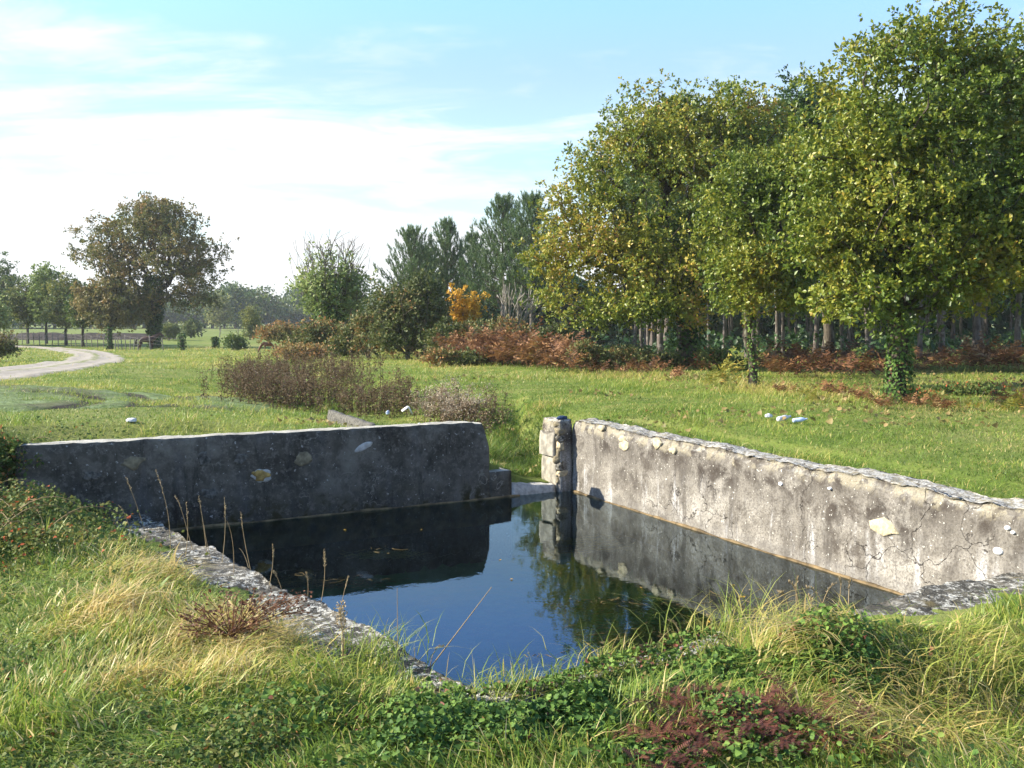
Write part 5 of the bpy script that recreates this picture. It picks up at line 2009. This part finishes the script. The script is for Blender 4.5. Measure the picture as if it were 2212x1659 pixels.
def bottle(label, px, py, rz, L, mat, capmat, fill=1.0):
    p = ground(px, py)
    r = thing('plastic_bottle', label, 'bottle', (p[0], p[1], p[2] + .05))
    R_ = L * .16
    v, f = lathe([(.001, 0), (R_ * .8, 0), (R_, .02), (R_ * .93, L * .2), (R_, L * .25), (R_ * .93, L * .4), (R_, L * .45), (R_, L * .62), (R_ * .6, L * .8), (R_ * .36, L * .88), (R_ * .36, L * .95)], 16)
    s = Soup()
    s.add(v[:, [2, 0, 1]], f4=f)
    o = s.build('body', mat, r, smooth=True)
    v, f = lathe([(R_ * .42, L * .94), (R_ * .42, L * 1.02), (.001, L * 1.02)], 12)
    s = Soup()
    s.add(v[:, [2, 0, 1]], f4=f)
    s.build('cap', capmat, r)
    r.rotation_euler = (0, R(-8), rz)
    return r


bottle('clear and white plastic bottle lying in the meadow grass, the fatter left one', 1680, 915, .5, .20, M_PLAS, M_PLASB)
bottle('slim pale blue plastic bottle lying in the meadow grass beside the fatter one', 1712, 918, -.05, .17, M_PLASB, M_PLAS)
p = ground(284, 912)
crumple('paper_scrap', 'flat white scrap lying in the dark grass behind the long dark wall', 'litter', (p[0], p[1], p[2] + .02), .075, .05, .04, M_PLAS, 6)
p = ground(1612, 923)
p = ground(1660, 908)
crumple('paper_scrap', 'tiny white shred in the grass just left of the bottles', 'litter', (p[0], p[1], p[2] + .05), .05, .04, .04, M_PLAS, 7)
p = at(868, 917, 13.0)
crumple('paper_scrap', 'crumpled white paper half hidden behind the top of the dark wall', 'litter', (p[0], p[1], gz(p[0], p[1]) + .16), .11, .06, .06, M_PAPER, 8, .4)
p = at(905, 905, 13.4)
crumple('paper_scrap', 'small torn white scrap leaning behind the wall beside the paper', 'litter', (p[0], p[1], gz(p[0], p[1]) + .20), .05, .05, .09, M_PAPER, 9, .8)


def card(label, px, py, D, w, h):
    p = at(px, py, D)
    s = Soup()
    for sg in (-1, 1):
        a = np.array([[0, -.05, 0], [sg * w, -.05, -h], [sg * w, .05, -h], [0, .05, 0]])
        n = np.array([h, 0, sg * w]) / math.hypot(h, w) * .012
        v = np.concatenate([a, a + n * np.array([sg, 1, sg])])
        s.add(v, f4=[[0, 1, 2, 3], [4, 7, 6, 5], [0, 4, 5, 1], [1, 5, 6, 2], [2, 6, 7, 3], [3, 7, 4, 0]])
    o = s.build('folded_card', M_PAPER)
    o.location = p
    o.rotation_euler = (.1, .25, .3)
    tag(o, label, 'litter')


card('white folded card standing like a roof among the weeds behind the dark wall', 882, 879, 14.2, .07, .085)
p = ground(838, 905)
crumple('paper_scrap', 'bluish white scrap caught in the weeds left of the folded card', 'litter', (p[0], p[1], p[2] + .10), .04, .04, .06, M_PLASB, 12)


def beam():
    a, b = at(722, 885, 15.6), at(815, 915, 13.4)
    a[2] = max(a[2], gz(a[0], a[1]) + .05)
    b[2] = b[2]
    V, f, cp = wall_mesh(a[:2], b[:2], unit(np.array([-(b - a)[1], (b - a)[0]])[None])[0], .11, lambda t: a[2] + (b[2] - a[2]) * t, min(a[2], b[2]) - .35, .012, .018, .05, .02, 70)
    s = Soup()
    s.add(V, f4=np.concatenate([f, cp]))
    o = s.build('kerb', M_SCAR, None, a, True)
    o.location = a
    tag(o, 'old brownish stone kerb slanting down to the back of the dark wall', 'kerb')
    a, b = A + DL * .62 - nLeft * .55, A + DL * .45 - nLeft * 1.5


beam()
# low stone edging of the inlet
for (o0, o1, l0, l1, z0, lb) in ((.42, 1.35, .40, .30, .07, 'low mossy concrete edging on the right bank of the basin inlet'), ):
    P0, P1 = A + DL * l0 - nLeft * o0, A + DL * l1 - nLeft * o1
    V, f, cp = wall_mesh(P0, P1, DL, .12, lambda t: z0 + .10 * t, -.2, .015, .02, .05, .025, 71)
    s = Soup()
    s.add(V, f4=np.concatenate([f, cp]))
    c = (P0[0], P0[1], 0)
    o = s.build('edging', M_SCAR, None, c, True)
    o.location = c
    tag(o, lb, 'edging')

# ------------------------------------------------------------------ grass
def zone(x, y, spots):
    r = np.zeros_like(x)
    for (px, py, rx, ry, w) in spots:
        c = ground(px, py)
        r = np.maximum(r, w * np.exp(-(((x - c[0]) / rx) ** 2 + ((y - c[1]) / ry) ** 2)))
    return r


STRAW = [(350, 1240, .55, .6, 1.0), (500, 1380, .6, .6, 1.0), (420, 1460, .5, .3, 1.2), (270, 1330, .4, .4, .9), (620, 1300, .4, .4, .6), (1730, 1370, .35, .3, .9), (2100, 1440, .4, .4, .45), (1950, 1600, .5, .25, .7), (1900, 1500, .4, .3, .5), (2180, 1560, .4, .3, .8)]
IVYZ = [(1120, 1560, .75, .30, 1.0), (1350, 1530, .6, .3, 1.0), (1560, 1450, .5, .25, 1.1), (1720, 1470, .40, .25, 1.0), (1000, 1620, .6, .25, .9), (1400, 1620, .7, .25, .8), (1300, 1480, .5, .2, 1.1), (1880, 1440, .4, .25, .7)]
BRAMZ = [(60, 1060, .9, 1.1, 1.1), (130, 1110, .6, .7, 1.0), (20, 1180, .5, .6, .9), (-150, 1100, 1.2, 1.4, 1.0)]


def on_coping(x, y):
    """how far onto the stone of the near walls (0..1)"""
    d1, t1 = seg_dt(x, y, C - nCE * .3, E - nCE * .3)
    d2, t2 = seg_dt(x, y, C - nCB * .25, B - nCB * .25)
    return np.maximum((1 - ss(.12, .24, d1)) * (.25 + .75 * ss(.04, .16, t1)) * (.80 + .20 * (vn2(x, y, 1.6, 61) > .42)), (1 - ss(.26, .40, d2)) * ss(.42, .60, t2))


def grass_points(n, ylo, yhi, xw):
    """n points, density falling with distance from the meadow's near edge"""
    u = rng.random(n)
    y = ylo * (yhi / ylo) ** u
    x = rng.uniform(-1, 1, n) * (xw * y + 1.2)
    return x, y


def keep_mask(x, y):
    sd = pool_sd(x, y)
    ok = sd > .06
    # the far walls themselves
    far = (y - E[1]) * 1.0 > -(x - E[0]) * .44
    dl, _ = seg_dt(x, y, W1 + DL * s_hi - nLeft * .13, LW0 - nLeft * .13)
    dr, _ = seg_dt(x, y, A - nRight * .18, RW1 - nRight * .18)
    dw, _ = seg_dt(x, y, W1 - nLeft * .2 - DL * .3, W1 + DL * s_hi - nLeft * .2)
    ok &= (dl > .17) & (dr > .21) & (dw > .24)
    ok &= rng.random(len(x)) > on_coping(x, y) * .985
    dt = np.full(len(x), 99.0)
    for i in range(0, len(TRACK), 4):
        dt = np.minimum(dt, np.hypot(x - TRACK[i, 0], y - TRACK[i, 1]))
    ok &= (dt > 1.35) | (rng.random(len(x)) < .02)
    return ok


def lay_grass():
    # ---- foreground: long tussocks, straw and green
    x, y = grass_points(175000, 2.6, 10.5, .62)
    m = keep_mask(x, y)
    x, y = x[m], y[m]
    eb = (B - E) / np.linalg.norm(B - E)
    side = -(x - E[0]) * eb[1] + (y - E[1]) * eb[0]
    near = side < .45
    x, y = x[near], y[near]
    iv = zone(x, y, IVYZ)
    br = zone(x, y, BRAMZ)
    m = rng.random(len(x)) > np.clip(iv * .55 + br * .70, 0, .90)
    x, y, iv = x[m], y[m], iv[m]
    st = zone(x, y, STRAW)
    cl = vn2(x, y, 2.3, 21)
    cl2 = vn2(x, y, 7, 22)
    n = len(x)
    h = .065 + .13 * cl * cl2 * 1.6 + .12 * np.clip(st, 0, 1) * (.5 + cl2)
    # short lawn to the lower left
    lawn = zone(x, y, [(60, 1500, .7, .9, 1.0), (250, 1640, .9, .4, 1.0), (700, 1640, .6, .3, .5)])
    h *= 1 - .45 * lawn
    rough_r = zone(x, y, [(1950, 1450, .5, .3, .6), (1650, 1400, .4, .3, 1.2)])
    h *= 1 + .35 * rough_r
    # grass thins out and shortens over the stone
    h *= 1 - .5 * on_coping(x, y)
    dC1, _ = seg_dt(x, y, C, E)
    h *= .55 + .45 * ss(.2, .8, dC1)
    h *= rng.uniform(.55, 1.25, n)
    tone = .30 + .50 * st * (.55 + .5 * cl2) + .20 * (cl - .5) + .10 * rough_r - .07 * lawn + rng.normal(0, .13, n)
    dead = rng.random(n) < (.10 + .25 * np.clip(st, 0, 1))
    tone = np.where(dead, rng.uniform(.68, .95, n), tone)
    # tussocks comb in one direction
    az = vn2(x, y, .8, 31) * 9 + vn2(x, y, 2.5, 33) * 4 + rng.normal(0, 1.15, n)
    bend = np.clip(.35 + .9 * vn2(x, y, 1.9, 34) + .35 * np.clip(st, 0, 1) + rng.normal(0, .28, n), .05, 1.75)
    P = np.stack([x, y, terrain(x, y) - .01 + .02 * on_coping(x, y)], 1)
    w = .0052 * (1 + .09 * (y - 3)) * np.exp(rng.normal(0, .38, n))
    v, f3, f4 = blades(P, h, w, az, bend, rng.uniform(0, .4, n))
    a = np.repeat(np.clip(tone, 0, 1), 7)
    tag(mesh_np('grass', v, [f4, f3], M_GRASS, None, {'v': a}), 'long green and straw-coloured grass of the bank in the foreground', 'grass', None, 'stuff')
    # ---- meadow beyond the basin
    x, y = grass_points(400000, 5.5, 75.0, .60)
    m = keep_mask(x, y)
    x, y = x[m], y[m]
    side = -(x - E[0]) * eb[1] + (y - E[1]) * eb[0]
    mm = np.hypot((x - MUD[0] + 2.2) / 5.4, (y - MUD[1] - .6) / 3.0)
    m = (side > -.2) & (rng.random(len(x)) > .28 * (1 - ss(.75, 1.1, mm + .4 * (vn2(x, y, .6, 8) - .5))))
    # shaded litter under the oaks
    x, y = x[m], y[m]
    k = 26000
    tq = rng.random(k) ** 1.3 * 4
    dn = np.array([q[0] for q in DITCH[:5]])
    xd = np.interp(tq, np.arange(5), dn[:, 0]) + rng.normal(0, .65, k) * (1 + .5 * tq)
    yd = np.interp(tq, np.arange(5), dn[:, 1]) + rng.normal(0, .35, k)
    md = keep_mask(xd, yd)
    x, y = np.r_[x, xd[md]], np.r_[y, yd[md]]
    n = len(x)
    cl = vn2(x, y, .5, 41)
    cl2 = vn2(x, y, 1.8, 42)
    h = (.036 + .050 * cl * cl2 * 2) * rng.uniform(.6, 1.3, n) * (1 + .010 * y)
    dd, _ = seg_dt(x, y, np.array(DITCH[0][0]), np.array(DITCH[2][0]))
    h *= 1 + 1.3 * np.exp(-(dd / .9) ** 2)
    h *= 1 + 1.2 * ss(.62, .82, vn2(x, y, 1.1, 48))
    dr, _ = seg_dt(x, y, A - nRight * .45, RW1 - nRight * .45)
    h *= 1 + .8 * np.exp(-(dr / .25) ** 2) * cl2
    tone = .31 + .42 * (cl - .47) + .34 * (cl2 - .5) + .20 * (vn2(x, y, 5, 47) - .5) + rng.normal(0, .10, n) + .07 * ss(15, 40, y)
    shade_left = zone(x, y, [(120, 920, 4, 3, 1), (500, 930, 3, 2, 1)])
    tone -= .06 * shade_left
    edge = zone(x, y, [(1480, 815, 1.2, 1.0, 1), (1700, 840, 1.2, 1.0, 1), (1850, 865, 1.2, .8, 1), (2050, 885, 1.2, .8, .8), (1300, 815, 1.2, 1.2, .8)])
    straw = rng.random(n) < .07 + .45 * edge + .30 * ss(.58, .80, vn2(x, y, .35, 49) * .6 + cl2 * .4)
    tone = np.where(straw, rng.uniform(.6, .9, n), tone)
    h *= 1 + 1.6 * edge
    az = rng.uniform(0, 6.28, n)
    P = np.stack([x, y, terrain(x, y) - .008], 1)
    w = .0046 * (y / 9) ** .80 * rng.uniform(.7, 1.4, n)
    v, f3, f4 = blades(P, h, w, az, np.clip(rng.normal(.85, .40, n), .05, 1.7), rng.uniform(0, .6, n))
    tag(mesh_np('meadow_grass', v, [f4, f3], M_GRASS, None, {'v': np.repeat(np.clip(tone, 0, 1), 7)}), 'short green meadow grass around and beyond the basin', 'grass', None, 'stuff')


lay_grass()


# ------------------------------------------------------------------ leafy ground cover
def broad_leaves(pos, nrm, size, tone, k=6):
    """small lobed leaves: a k-gon fan"""
    n = len(pos)
    nr = unit(nrm + rng.normal(size=(n, 3)) * .55)
    u = unit(np.cross(nr, rng.normal(size=(n, 3))))
    w = np.cross(nr, u)
    sz = size * rng.uniform(.55, 1.3, n)
    th = np.arange(k) / k * 2 * math.pi
    rad = np.array([1.0, .62, .85, .70, .85, .62])[:k] if k == 6 else np.ones(k)
    ring = pos[:, None] + (u[:, None] * (np.cos(th) * rad)[None, :, None] + w[:, None] * (np.sin(th) * rad)[None, :, None]) * sz[:, None, None] * .5
    ring = ring + nr[:, None] * (sz[:, None, None] * .10 * np.cos(2 * th)[None, :, None])
    V = np.concatenate([ring, pos[:, None] + nr[:, None] * sz[:, None, None] * -.05], 1)
    i = np.arange(k)
    f = np.stack([i, (i + 1) % k, np.full(k, k)], 1)
    f = (f[None] + (np.arange(n) * (k + 1))[:, None, None]).reshape(-1, 3)
    return V.reshape(-1, 3), f, np.repeat(np.clip(tone, 0, 1), k + 1)


def cover(name, label, cat, spots, n, size, mat, hmax, tone, seed, thin=.35, zadd=0.0):
    X, Y = [], []
    P = [(ground(px, py) if not zadd else at(px, py, rim_D(px, py)), rx, ry, w) for px, py, rx, ry, w in spots]
    wt = np.array([rx * ry * w for _, rx, ry, w in P])
    k = rng.choice(len(P), size=n, p=wt / wt.sum())
    c = np.array([q[0][:2] for q in P])[k]
    r = np.array([[q[1], q[2]] for q in P])[k]
    xy = c + rng.normal(size=(n, 2)) * r * .62
    x, y = xy[:, 0], xy[:, 1]
    m = (pool_sd(x, y) > .02) & (rng.random(n) > on_coping(x, y) * .85) & (y > 2.4)
    x, y = x[m], y[m]
    lump = vn2(x, y, 3.2, seed) * .7 + vn2(x, y, 8, seed + 1) * .3
    m = lump > thin
    x, y, lump = x[m], y[m], lump[m]
    n = len(x)
    hh = hmax * ss(thin, .85, lump)
    f = rng.random(n) ** .45
    z = terrain(x, y) + hh * f + .005 + zadd
    # slope of the leafy lumps
    e = .04
    gx = (vn2(x + e, y, 3.2, seed) - vn2(x - e, y, 3.2, seed)) / (2 * e) * hmax
    gy = (vn2(x, y + e, 3.2, seed) - vn2(x, y - e, 3.2, seed)) / (2 * e) * hmax
    nr = unit(np.stack([-gx, -gy, np.ones(n)], 1))
    tn = tone + .2 * rng.normal(size=n) * .8 + .3 * (vn2(x, y, 2.0, seed + 5) - .5)
    v, fc, a = broad_leaves(np.stack([x, y, z], 1), nr, size, tn)
    tag(mesh_np(name, v, [fc], mat, None, {'v': a}), label, cat, None, 'stuff')


cover('ivy_cover', 'dark glossy ivy and small leaves covering the ground at the near corner of the basin', 'ivy', IVYZ, 15000, .033, M_IVY, .13, .62, 3, .22)
cover('ivy_cover', 'leafy ivy and weeds spilling over the front rim of the basin at the centre', 'ivy', [(1060, 1500, .22, .12, 1), (1140, 1485, .25, .12, 1), (1240, 1462, .25, .12, 1), (1340, 1440, .25, .12, 1), (1430, 1418, .25, .12, 1)], 5200, .030, M_IVY, .10, .70, 13, .2, .06)
cover('bramble_cover', 'tangled green bramble bank at the left end of the dark wall', 'brambles', BRAMZ, 30000, .036, M_BRAM, .32, .58, 6, .18)
cover('clover', 'small clover leaves among the lawn grass at the lower left', 'clover', [(250, 1600, .7, .35, 1), (650, 1580, .6, .3, 1), (800, 1560, .4, .25, 1), (150, 1450, .5, .4, .6), (450, 1640, .6, .2, 1)], 6500, .024, M_BRAM, .07, .55, 9, .3)


def arching_canes():
    s = Soup()
    for i in range(46):
        px, py = rng.uniform(-60, 230), rng.uniform(985, 1180)
        p = ground(px, py)
        az = rng.uniform(0, 6.28)
        L = rng.uniform(.35, .9)
        t = np.linspace(0, 1, 8)
        pts = p + np.stack([np.cos(az) * L * t * .8, np.sin(az) * L * t * .8, L * (1.5 * t - 1.4 * t * t) * .6 + .05], 1)
        v, f = path_tube(pts, .004 * (1.2 - t), 4)
        s.add(v, f4=f, a=.25)
    o = s.build('bramble_canes', M_DRY)
    tag(o, 'thin brown arching bramble canes over the bank at the left end of the dark wall', 'brambles', None, 'stuff')


arching_canes()

# tall grass tuft growing at the left wall's end
def tuft(label, px, py, n, h, tone, D=None, spread=.05, bend=(.6, .3)):
    p = ground(px, py) if D is None else at(px, py, D)
    q = np.zeros((n, 3))
    q[:, :2] = rng.normal(0, spread, (n, 2))
    v, f3, f4 = blades(q, h * rng.uniform(.5, 1.15, n), .005 * rng.uniform(.7, 1.3, n), rng.uniform(0, 6.28, n), np.clip(rng.normal(bend[0], bend[1], n), .05, 1.7), rng.uniform(0, .35, n))
    o = mesh_np('grass_tuft', v, [f4, f3], M_GRASS, None, {'v': np.repeat(np.clip(rng.normal(tone, .14, n), 0, 1), 7)})
    o.location = p if D is None else (p[0], p[1], p[2])
    tag(o, label, 'grass')


tuft('bright yellow-green grass tuft standing against the left end of the dark wall', 100, 1025, 130, .36, .55)
tuft('tall tuft of bleached hanging grass on the near wall, right of the pond middle', 1740, 1355, 240, .42, .86, None, .13, (.9, .3))
tuft('green and straw grass tuft drooping over the ivy just right of the near corner', 1620, 1400, 320, .42, .50, None, .20, (.9, .35))
tuft('stiff green grass tuft sticking out over the water left of the bleached one', 1500, 1400, 110, .36, .40, None, .10, (.5, .3))
tuft('broad green grass tuft on the near left wall beside the white lichen', 800, 1430, 200, .26, .42, None, .13, (.8, .3))
tuft('small grass tuft growing on the near left wall at the middle of its length', 560, 1275, 120, .20, .50, None, .10, (.7, .3))
tuft('thick grass tuft at the right edge of the foreground, beside the stone', 2190, 1420, 320, .24, .50, None, .25, (.9, .35))
tuft('straw and green tuft left of the thick one at the right edge', 1990, 1450, 260, .26, .55, None, .22, (.9, .35))
tuft('fresh green grass tuft hanging over the rim exactly at the near corner', 1075, 1505, 170, .20, .42, rim_D(1075, 1505), .13, (.8, .3))
tuft('green grass tuft on the front rim between the near corner and the ivy', 1190, 1485, 150, .18, .40, rim_D(1190, 1485), .13, (.8, .3))
tuft('yellow-green tuft on the front rim below the reflected oak', 1330, 1450, 170, .22, .50, rim_D(1330, 1450), .14, (.8, .3))
tuft('long green tuft at the mouth of the basin inlet', 1160, 1040, 130, .25, .38, 12.7, .12, (.9, .3))


# ------------------------------------------------------------------ dry stalks on the near walls
def stalk(px0, py0, px1, py1, head, label, group, curl=0.0, rad=.0024, D=None):
    """base at a reference pixel on the bank, tip at another, same depth plus a little lean"""
    if D is None:
        r_ = ray(px0, py0)
        b = np.array([0, 0, HC]) + r_ * ((HC - .27) / -r_[2])
        b[2] -= .06
    else:
        b = at(px0, py0, D)
    tip = at(px1, py1, b[1] + rng.normal(0, .05)) - b
    t = np.linspace(0, 1, 9)
    pts = tip[None] * t[:, None] + np.stack([0.04 * np.sin(t * 3) * rng.normal(0, .6), 0 * t, 0 * t], 1) * np.linalg.norm(tip)
    if curl:
        pts[:, 0] += curl * (t ** 4)
        pts[:, 2] -= abs(curl) * 1.1 * (t ** 6)
    s = Soup()
    v, f = path_tube(pts, rad * (1.15 - .7 * t), 4)
    s.add(v, f4=f, a=.35 + .3 * rng.random())
    r = thing('dry_stalk', label, 'stalk', b, group)
    s.build('stem', M_DRY, r)
    if head:
        n = 26
        k = rng.uniform(.70, 1.0, n)
        q = np.stack([np.interp(k, t, pts[:, j]) for j in range(3)], 1)
        v, fc = diamonds(q, unit(tip[None] + rng.normal(size=(n, 3)) * .35 * np.linalg.norm(tip)), unit(rng.normal(size=(n, 3))), np.full(n, .026 * head), np.full(n, .010 * head), .2)
        s = Soup()
        s.add(v, f3=fc, a=.6)
        s.build('seed_head', M_DRY, r)
    return r


STK = [(285, 1140, 262, 1085, .6), (418, 1180, 387, 1062, .7), (312, 1130, 270, 1030, .8), (368, 1175, 336, 1018, .8), (398, 1200, 400, 1085, .6), (478, 1210, 485, 1075, .8), (545, 1230, 518, 1102, .6),
       (505, 1235, 497, 1115, 0), (448, 1195, 430, 1070, .6), (458, 1200, 437, 1130, 0), (580, 1255, 592, 1175, .7), (690, 1300, 703, 1185, .9), (664, 1290, 666, 1232, .7), (725, 1330, 745, 1240, .7), (538, 1215, 520, 1180, 0), (610, 1260, 594, 1232, .8)]
for q in STK:
    stalk(*q, 'thin dry grass stalk standing against the dark wall and water along the near left wall', 'dry stalks along the near left wall', rng.normal(0, .02))
stalk(861, 1440, 858, 1270, 0, 'tall thin bare stem rising straight from the stone edge against the blue water', None, .0)
stalk(905, 1450, 1062, 1268, 0, 'long thin stem leaning far out to the right over the blue water', None, 0, .0034)
stalk(925, 1445, 938, 1375, .5, 'short bent dry stem beside the long leaning one', None, .05)
stalk(905, 1440, 870, 1400, 0, 'small dry stem leaning left beside the tall bare stem', None)
for q in [(1718, 1345, 1706, 1230, .8), (1735, 1345, 1722, 1238, .8), (1760, 1345, 1790, 1240, .6), (1800, 1340, 1830, 1230, .7), (1830, 1335, 1822, 1235, .8), (1715, 1350, 1700, 1260, .9), (1745, 1350, 1765, 1270, 1.0), (1690, 1380, 1640, 1300, .6), (1480, 1400, 1465, 1320, .6), (1530, 1390, 1545, 1310, .6), (1790, 1340, 1760, 1250, .8)]:
    stalk(*q, 'curled bleached grass stalk on the near wall in front of the right-hand water', 'bleached stalks on the near right wall', rng.choice([-.05, .05]), .0045)


def flower(label, px, pyb, pyt, hw, hh, mat, stemtone, n=110, leafy=0):
    b = ground(px, pyb)
    k = b[1] / F
    h = (pyb - pyt) * k
    r = thing('seed_plant', label, 'dry plant', b)
    t = np.linspace(0, 1, 7)
    pts = np.stack([.01 * np.sin(t * 4), 0 * t, h * t], 1)
    s = Soup()
    v, f = path_tube(pts, .0032 * (1.2 - .6 * t), 5)
    s.add(v, f4=f, a=stemtone)
    if leafy:
        m = leafy
        q = np.stack([np.zeros(m), np.zeros(m), rng.uniform(0, h * .75, m)], 1)
        ax = unit(np.stack([rng.normal(size=m), rng.normal(size=m), .3 + 0 * rng.normal(size=m)], 1))
        v, f3 = diamonds(q, ax, np.tile([[0, 0, 1.0]], (m, 1)), rng.uniform(.02, .04, m), np.full(m, .008), .2)
        s.add(v, f3=f3, a=.3)
    s.build('stem', M_DRY, r)
    c = unit(rng.normal(size=(n, 3))) * (rng.random((n, 1)) ** .4) * np.array([[hw * k, hw * k, hh * k]]) + np.array([[0, 0, h - hh * k * .6]])
    v, f3 = diamonds(c, unit(rng.normal(size=(n, 3)) + np.array([0, 0, .6])), unit(rng.normal(size=(n, 3))), np.full(n, .016), np.full(n, .010), .3)
    s = Soup()
    s.add(v, f3=f3, a=np.repeat(np.clip(rng.normal(.6, .22, n), 0, 1), 4))
    s.build('seed_head', mat, r)


flower('tall brown withered flower stem in front of the white lichened stone', 738, 1440, 1305, 13, 34, M_DRY, .3, 130, 14)
flower('rounded pale green-white seed head at the near corner of the basin', 1132, 1500, 1455, 21, 17, M_FLUFF, .8, 150, 10)
flower('short pale dry spike in the brambles at the left end of the dark wall', 150, 1055, 1012, 6, 20, M_DRY, .7, 60, 6)


def rusty_dock():
    """the low red-brown twiggy plant among the straw"""
    b = ground(500, 1390)
    q = in_ells([(0, 0, .16, .32, .25, .12), (.3, .05, .2, .2, .15, .06)], 130, .4)
    arr, par = skeleton(q, np.array([[0, 0, -.02], [0, 0, .04], [.01, 0, .08]]), .9)
    (wv, wf), r = wood(arr, par, .008, .0022, 3, 4)
    root = thing('dock_plant', 'low red-brown withered plant among the straw on the left bank', 'plant', b)
    s = Soup()
    s.add(wv, f4=wf, a=.3)
    s.build('stems', M_BRACK, root)
    n = 700
    c = arr[rng.integers(4, len(arr), n)] + rng.normal(0, .02, (n, 3))
    v, f, a = leaf_cloud(c, np.tile([[0, 0, 1.0]], (n, 1)), .020, rng.uniform(.2, .8, n))
    mesh_np('seeds', v, [f], M_RUSTD, root, {'v': a})


rusty_dock()


# ------------------------------------------------------------------ things in the water
def weed_mat(label, px, py, rx, ry, n, depth, rz=0.0, tone=.5):
    r_ = ray(px, py)
    p = np.array([0, 0, HC]) + r_ * (HC / -r_[2])
    s = Soup()
    m = n
    a0 = rng.normal(0, .6, m) + rz
    c = np.stack([rng.normal(0, rx * .5, m), rng.normal(0, ry * .5, m), -depth * rng.random(m) ** .7 - .002], 1)
    L = rng.uniform(.06, .22, m)
    t = np.linspace(-1, 1, 4)
    A_, B_ = [], []
    cv = rng.normal(0, .25, m)
    pts = []
    for tt in t:
        ang = a0 + cv * tt * 2
        pts.append(c + np.stack([np.cos(ang) * L * tt * .5, np.sin(ang) * L * tt * .5, .006 * rng.normal(size=m)], 1))
    for i in range(3):
        A_.append(pts[i]); B_.append(pts[i + 1])
    v, f = tubes(np.concatenate(A_), np.concatenate(B_), np.full(3 * m, .0020), np.full(3 * m, .0016), 3)
    s.add(v, f4=f, a=np.repeat(np.clip(rng.normal(tone, .2, 3 * m), 0, 1), 6))
    o = s.build('pond_weed', M_ALGA)
    o.location = p
    tag(o, label, 'pond weed')


weed_mat('floating raft of brown pond weed in the dark reflection of the back wall', 832, 1190, .28, .10, 260, .05, .1, .75)
weed_mat('faint brown weed in the dark water near the left wall edge', 700, 1250, .5, .14, 300, .05, .1, .3)
weed_mat('large brown weed bed under the surface at the right, below the tree reflection', 1480, 1370, .75, .45, 1300, .06, .2, .55)
weed_mat('long brown weed strands in the middle of the reflected oak', 1340, 1300, .45, .14, 420, .05, .1, .5)
weed_mat('brown weed close to the right wall under its reflection', 1640, 1300, .6, .25, 800, .06, -.3, .5)
weed_mat('dark weed bed nearest the near corner, against the ivy', 1330, 1425, .42, .16, 620, .06, .2, .45)
weed_mat('faint pinkish weed strand in the blue water near the corner', 1150, 1415, .30, .08, 110, .05, .1, .6)
weed_mat('scattered yellowish weed below the pillar reflection', 1270, 1160, .4, .25, 150, .12, .3, .8)


def floaters():
    s = Soup()
    for (px, py, q) in [(1600, 1290, .10), (1585, 1265, .06), (1620, 1275, .05), (1300, 1390, .05), (1080, 1210, .03), (910, 1145, .03), (745, 1145, .03), (1385, 1270, .04), (1530, 1345, .04), (1270, 1392, .05), (1105, 1252, .03)]:
        r_ = ray(px, py)
        p = np.array([0, 0, HC]) + r_ * (HC / -r_[2])
        v, f, a = broad_leaves(np.array([[p[0], p[1], .006]]), np.array([[0, 0, 4.0]]), q, np.array([.8]))
        o = mesh_np('fallen_leaf', v - p, [f], M_YEL if q != .05 else M_RUST, None, {'v': a})
        o.location = p
        tag(o, 'dead leaf floating on the pond', 'leaf', 'leaves floating on the pond')


floaters()


def fallen_leaves():
    n = 3200
    x = rng.uniform(-3, 14, n)
    y = rng.uniform(11, 26, n)
    m = keep_mask(x, y) & (vn2(x, y, .4, 55) + .035 * x > .45)
    x, y = x[m], y[m]
    n = len(x)
    v, f, a = broad_leaves(np.stack([x, y, terrain(x, y) + .05 + .03 * rng.random(n)], 1), np.tile([[0, 0, 1.0]], (n, 1)), .085, rng.uniform(.2, 1, n))
    tag(mesh_np('fallen_leaves', v, [f], M_RUST, None, {'v': a}), 'brown oak leaves scattered over the meadow grass', 'leaves', None, 'stuff')


fallen_leaves()


# ------------------------------------------------------------------ autumn haze
def haze():
    v, f = [], [[0, 3, 2, 1], [4, 5, 6, 7], [0, 1, 5, 4], [1, 2, 6, 5], [2, 3, 7, 6], [3, 0, 4, 7]]
    for z in (-2.5, 14.5):
        for x, y in ((-720, -80), (720, -80), (720, 930), (-720, 930)):
            v.append((x, y, z))
    m, nt, out = new_mat('haze')
    pv = nt.nodes.new('ShaderNodeVolumePrincipled')
    pv.inputs['Color'].default_value = (0.93, 0.97, 1.0, 1)
    pv.inputs['Density'].default_value = 0.0004
    nt.links.new(pv.outputs[0], out.inputs['Volume'])
    tag(mesh_np('haze', v, [np.array(f)], m), kind='stuff')['label'] = 'thin pale autumn haze hanging over the meadow'


haze()
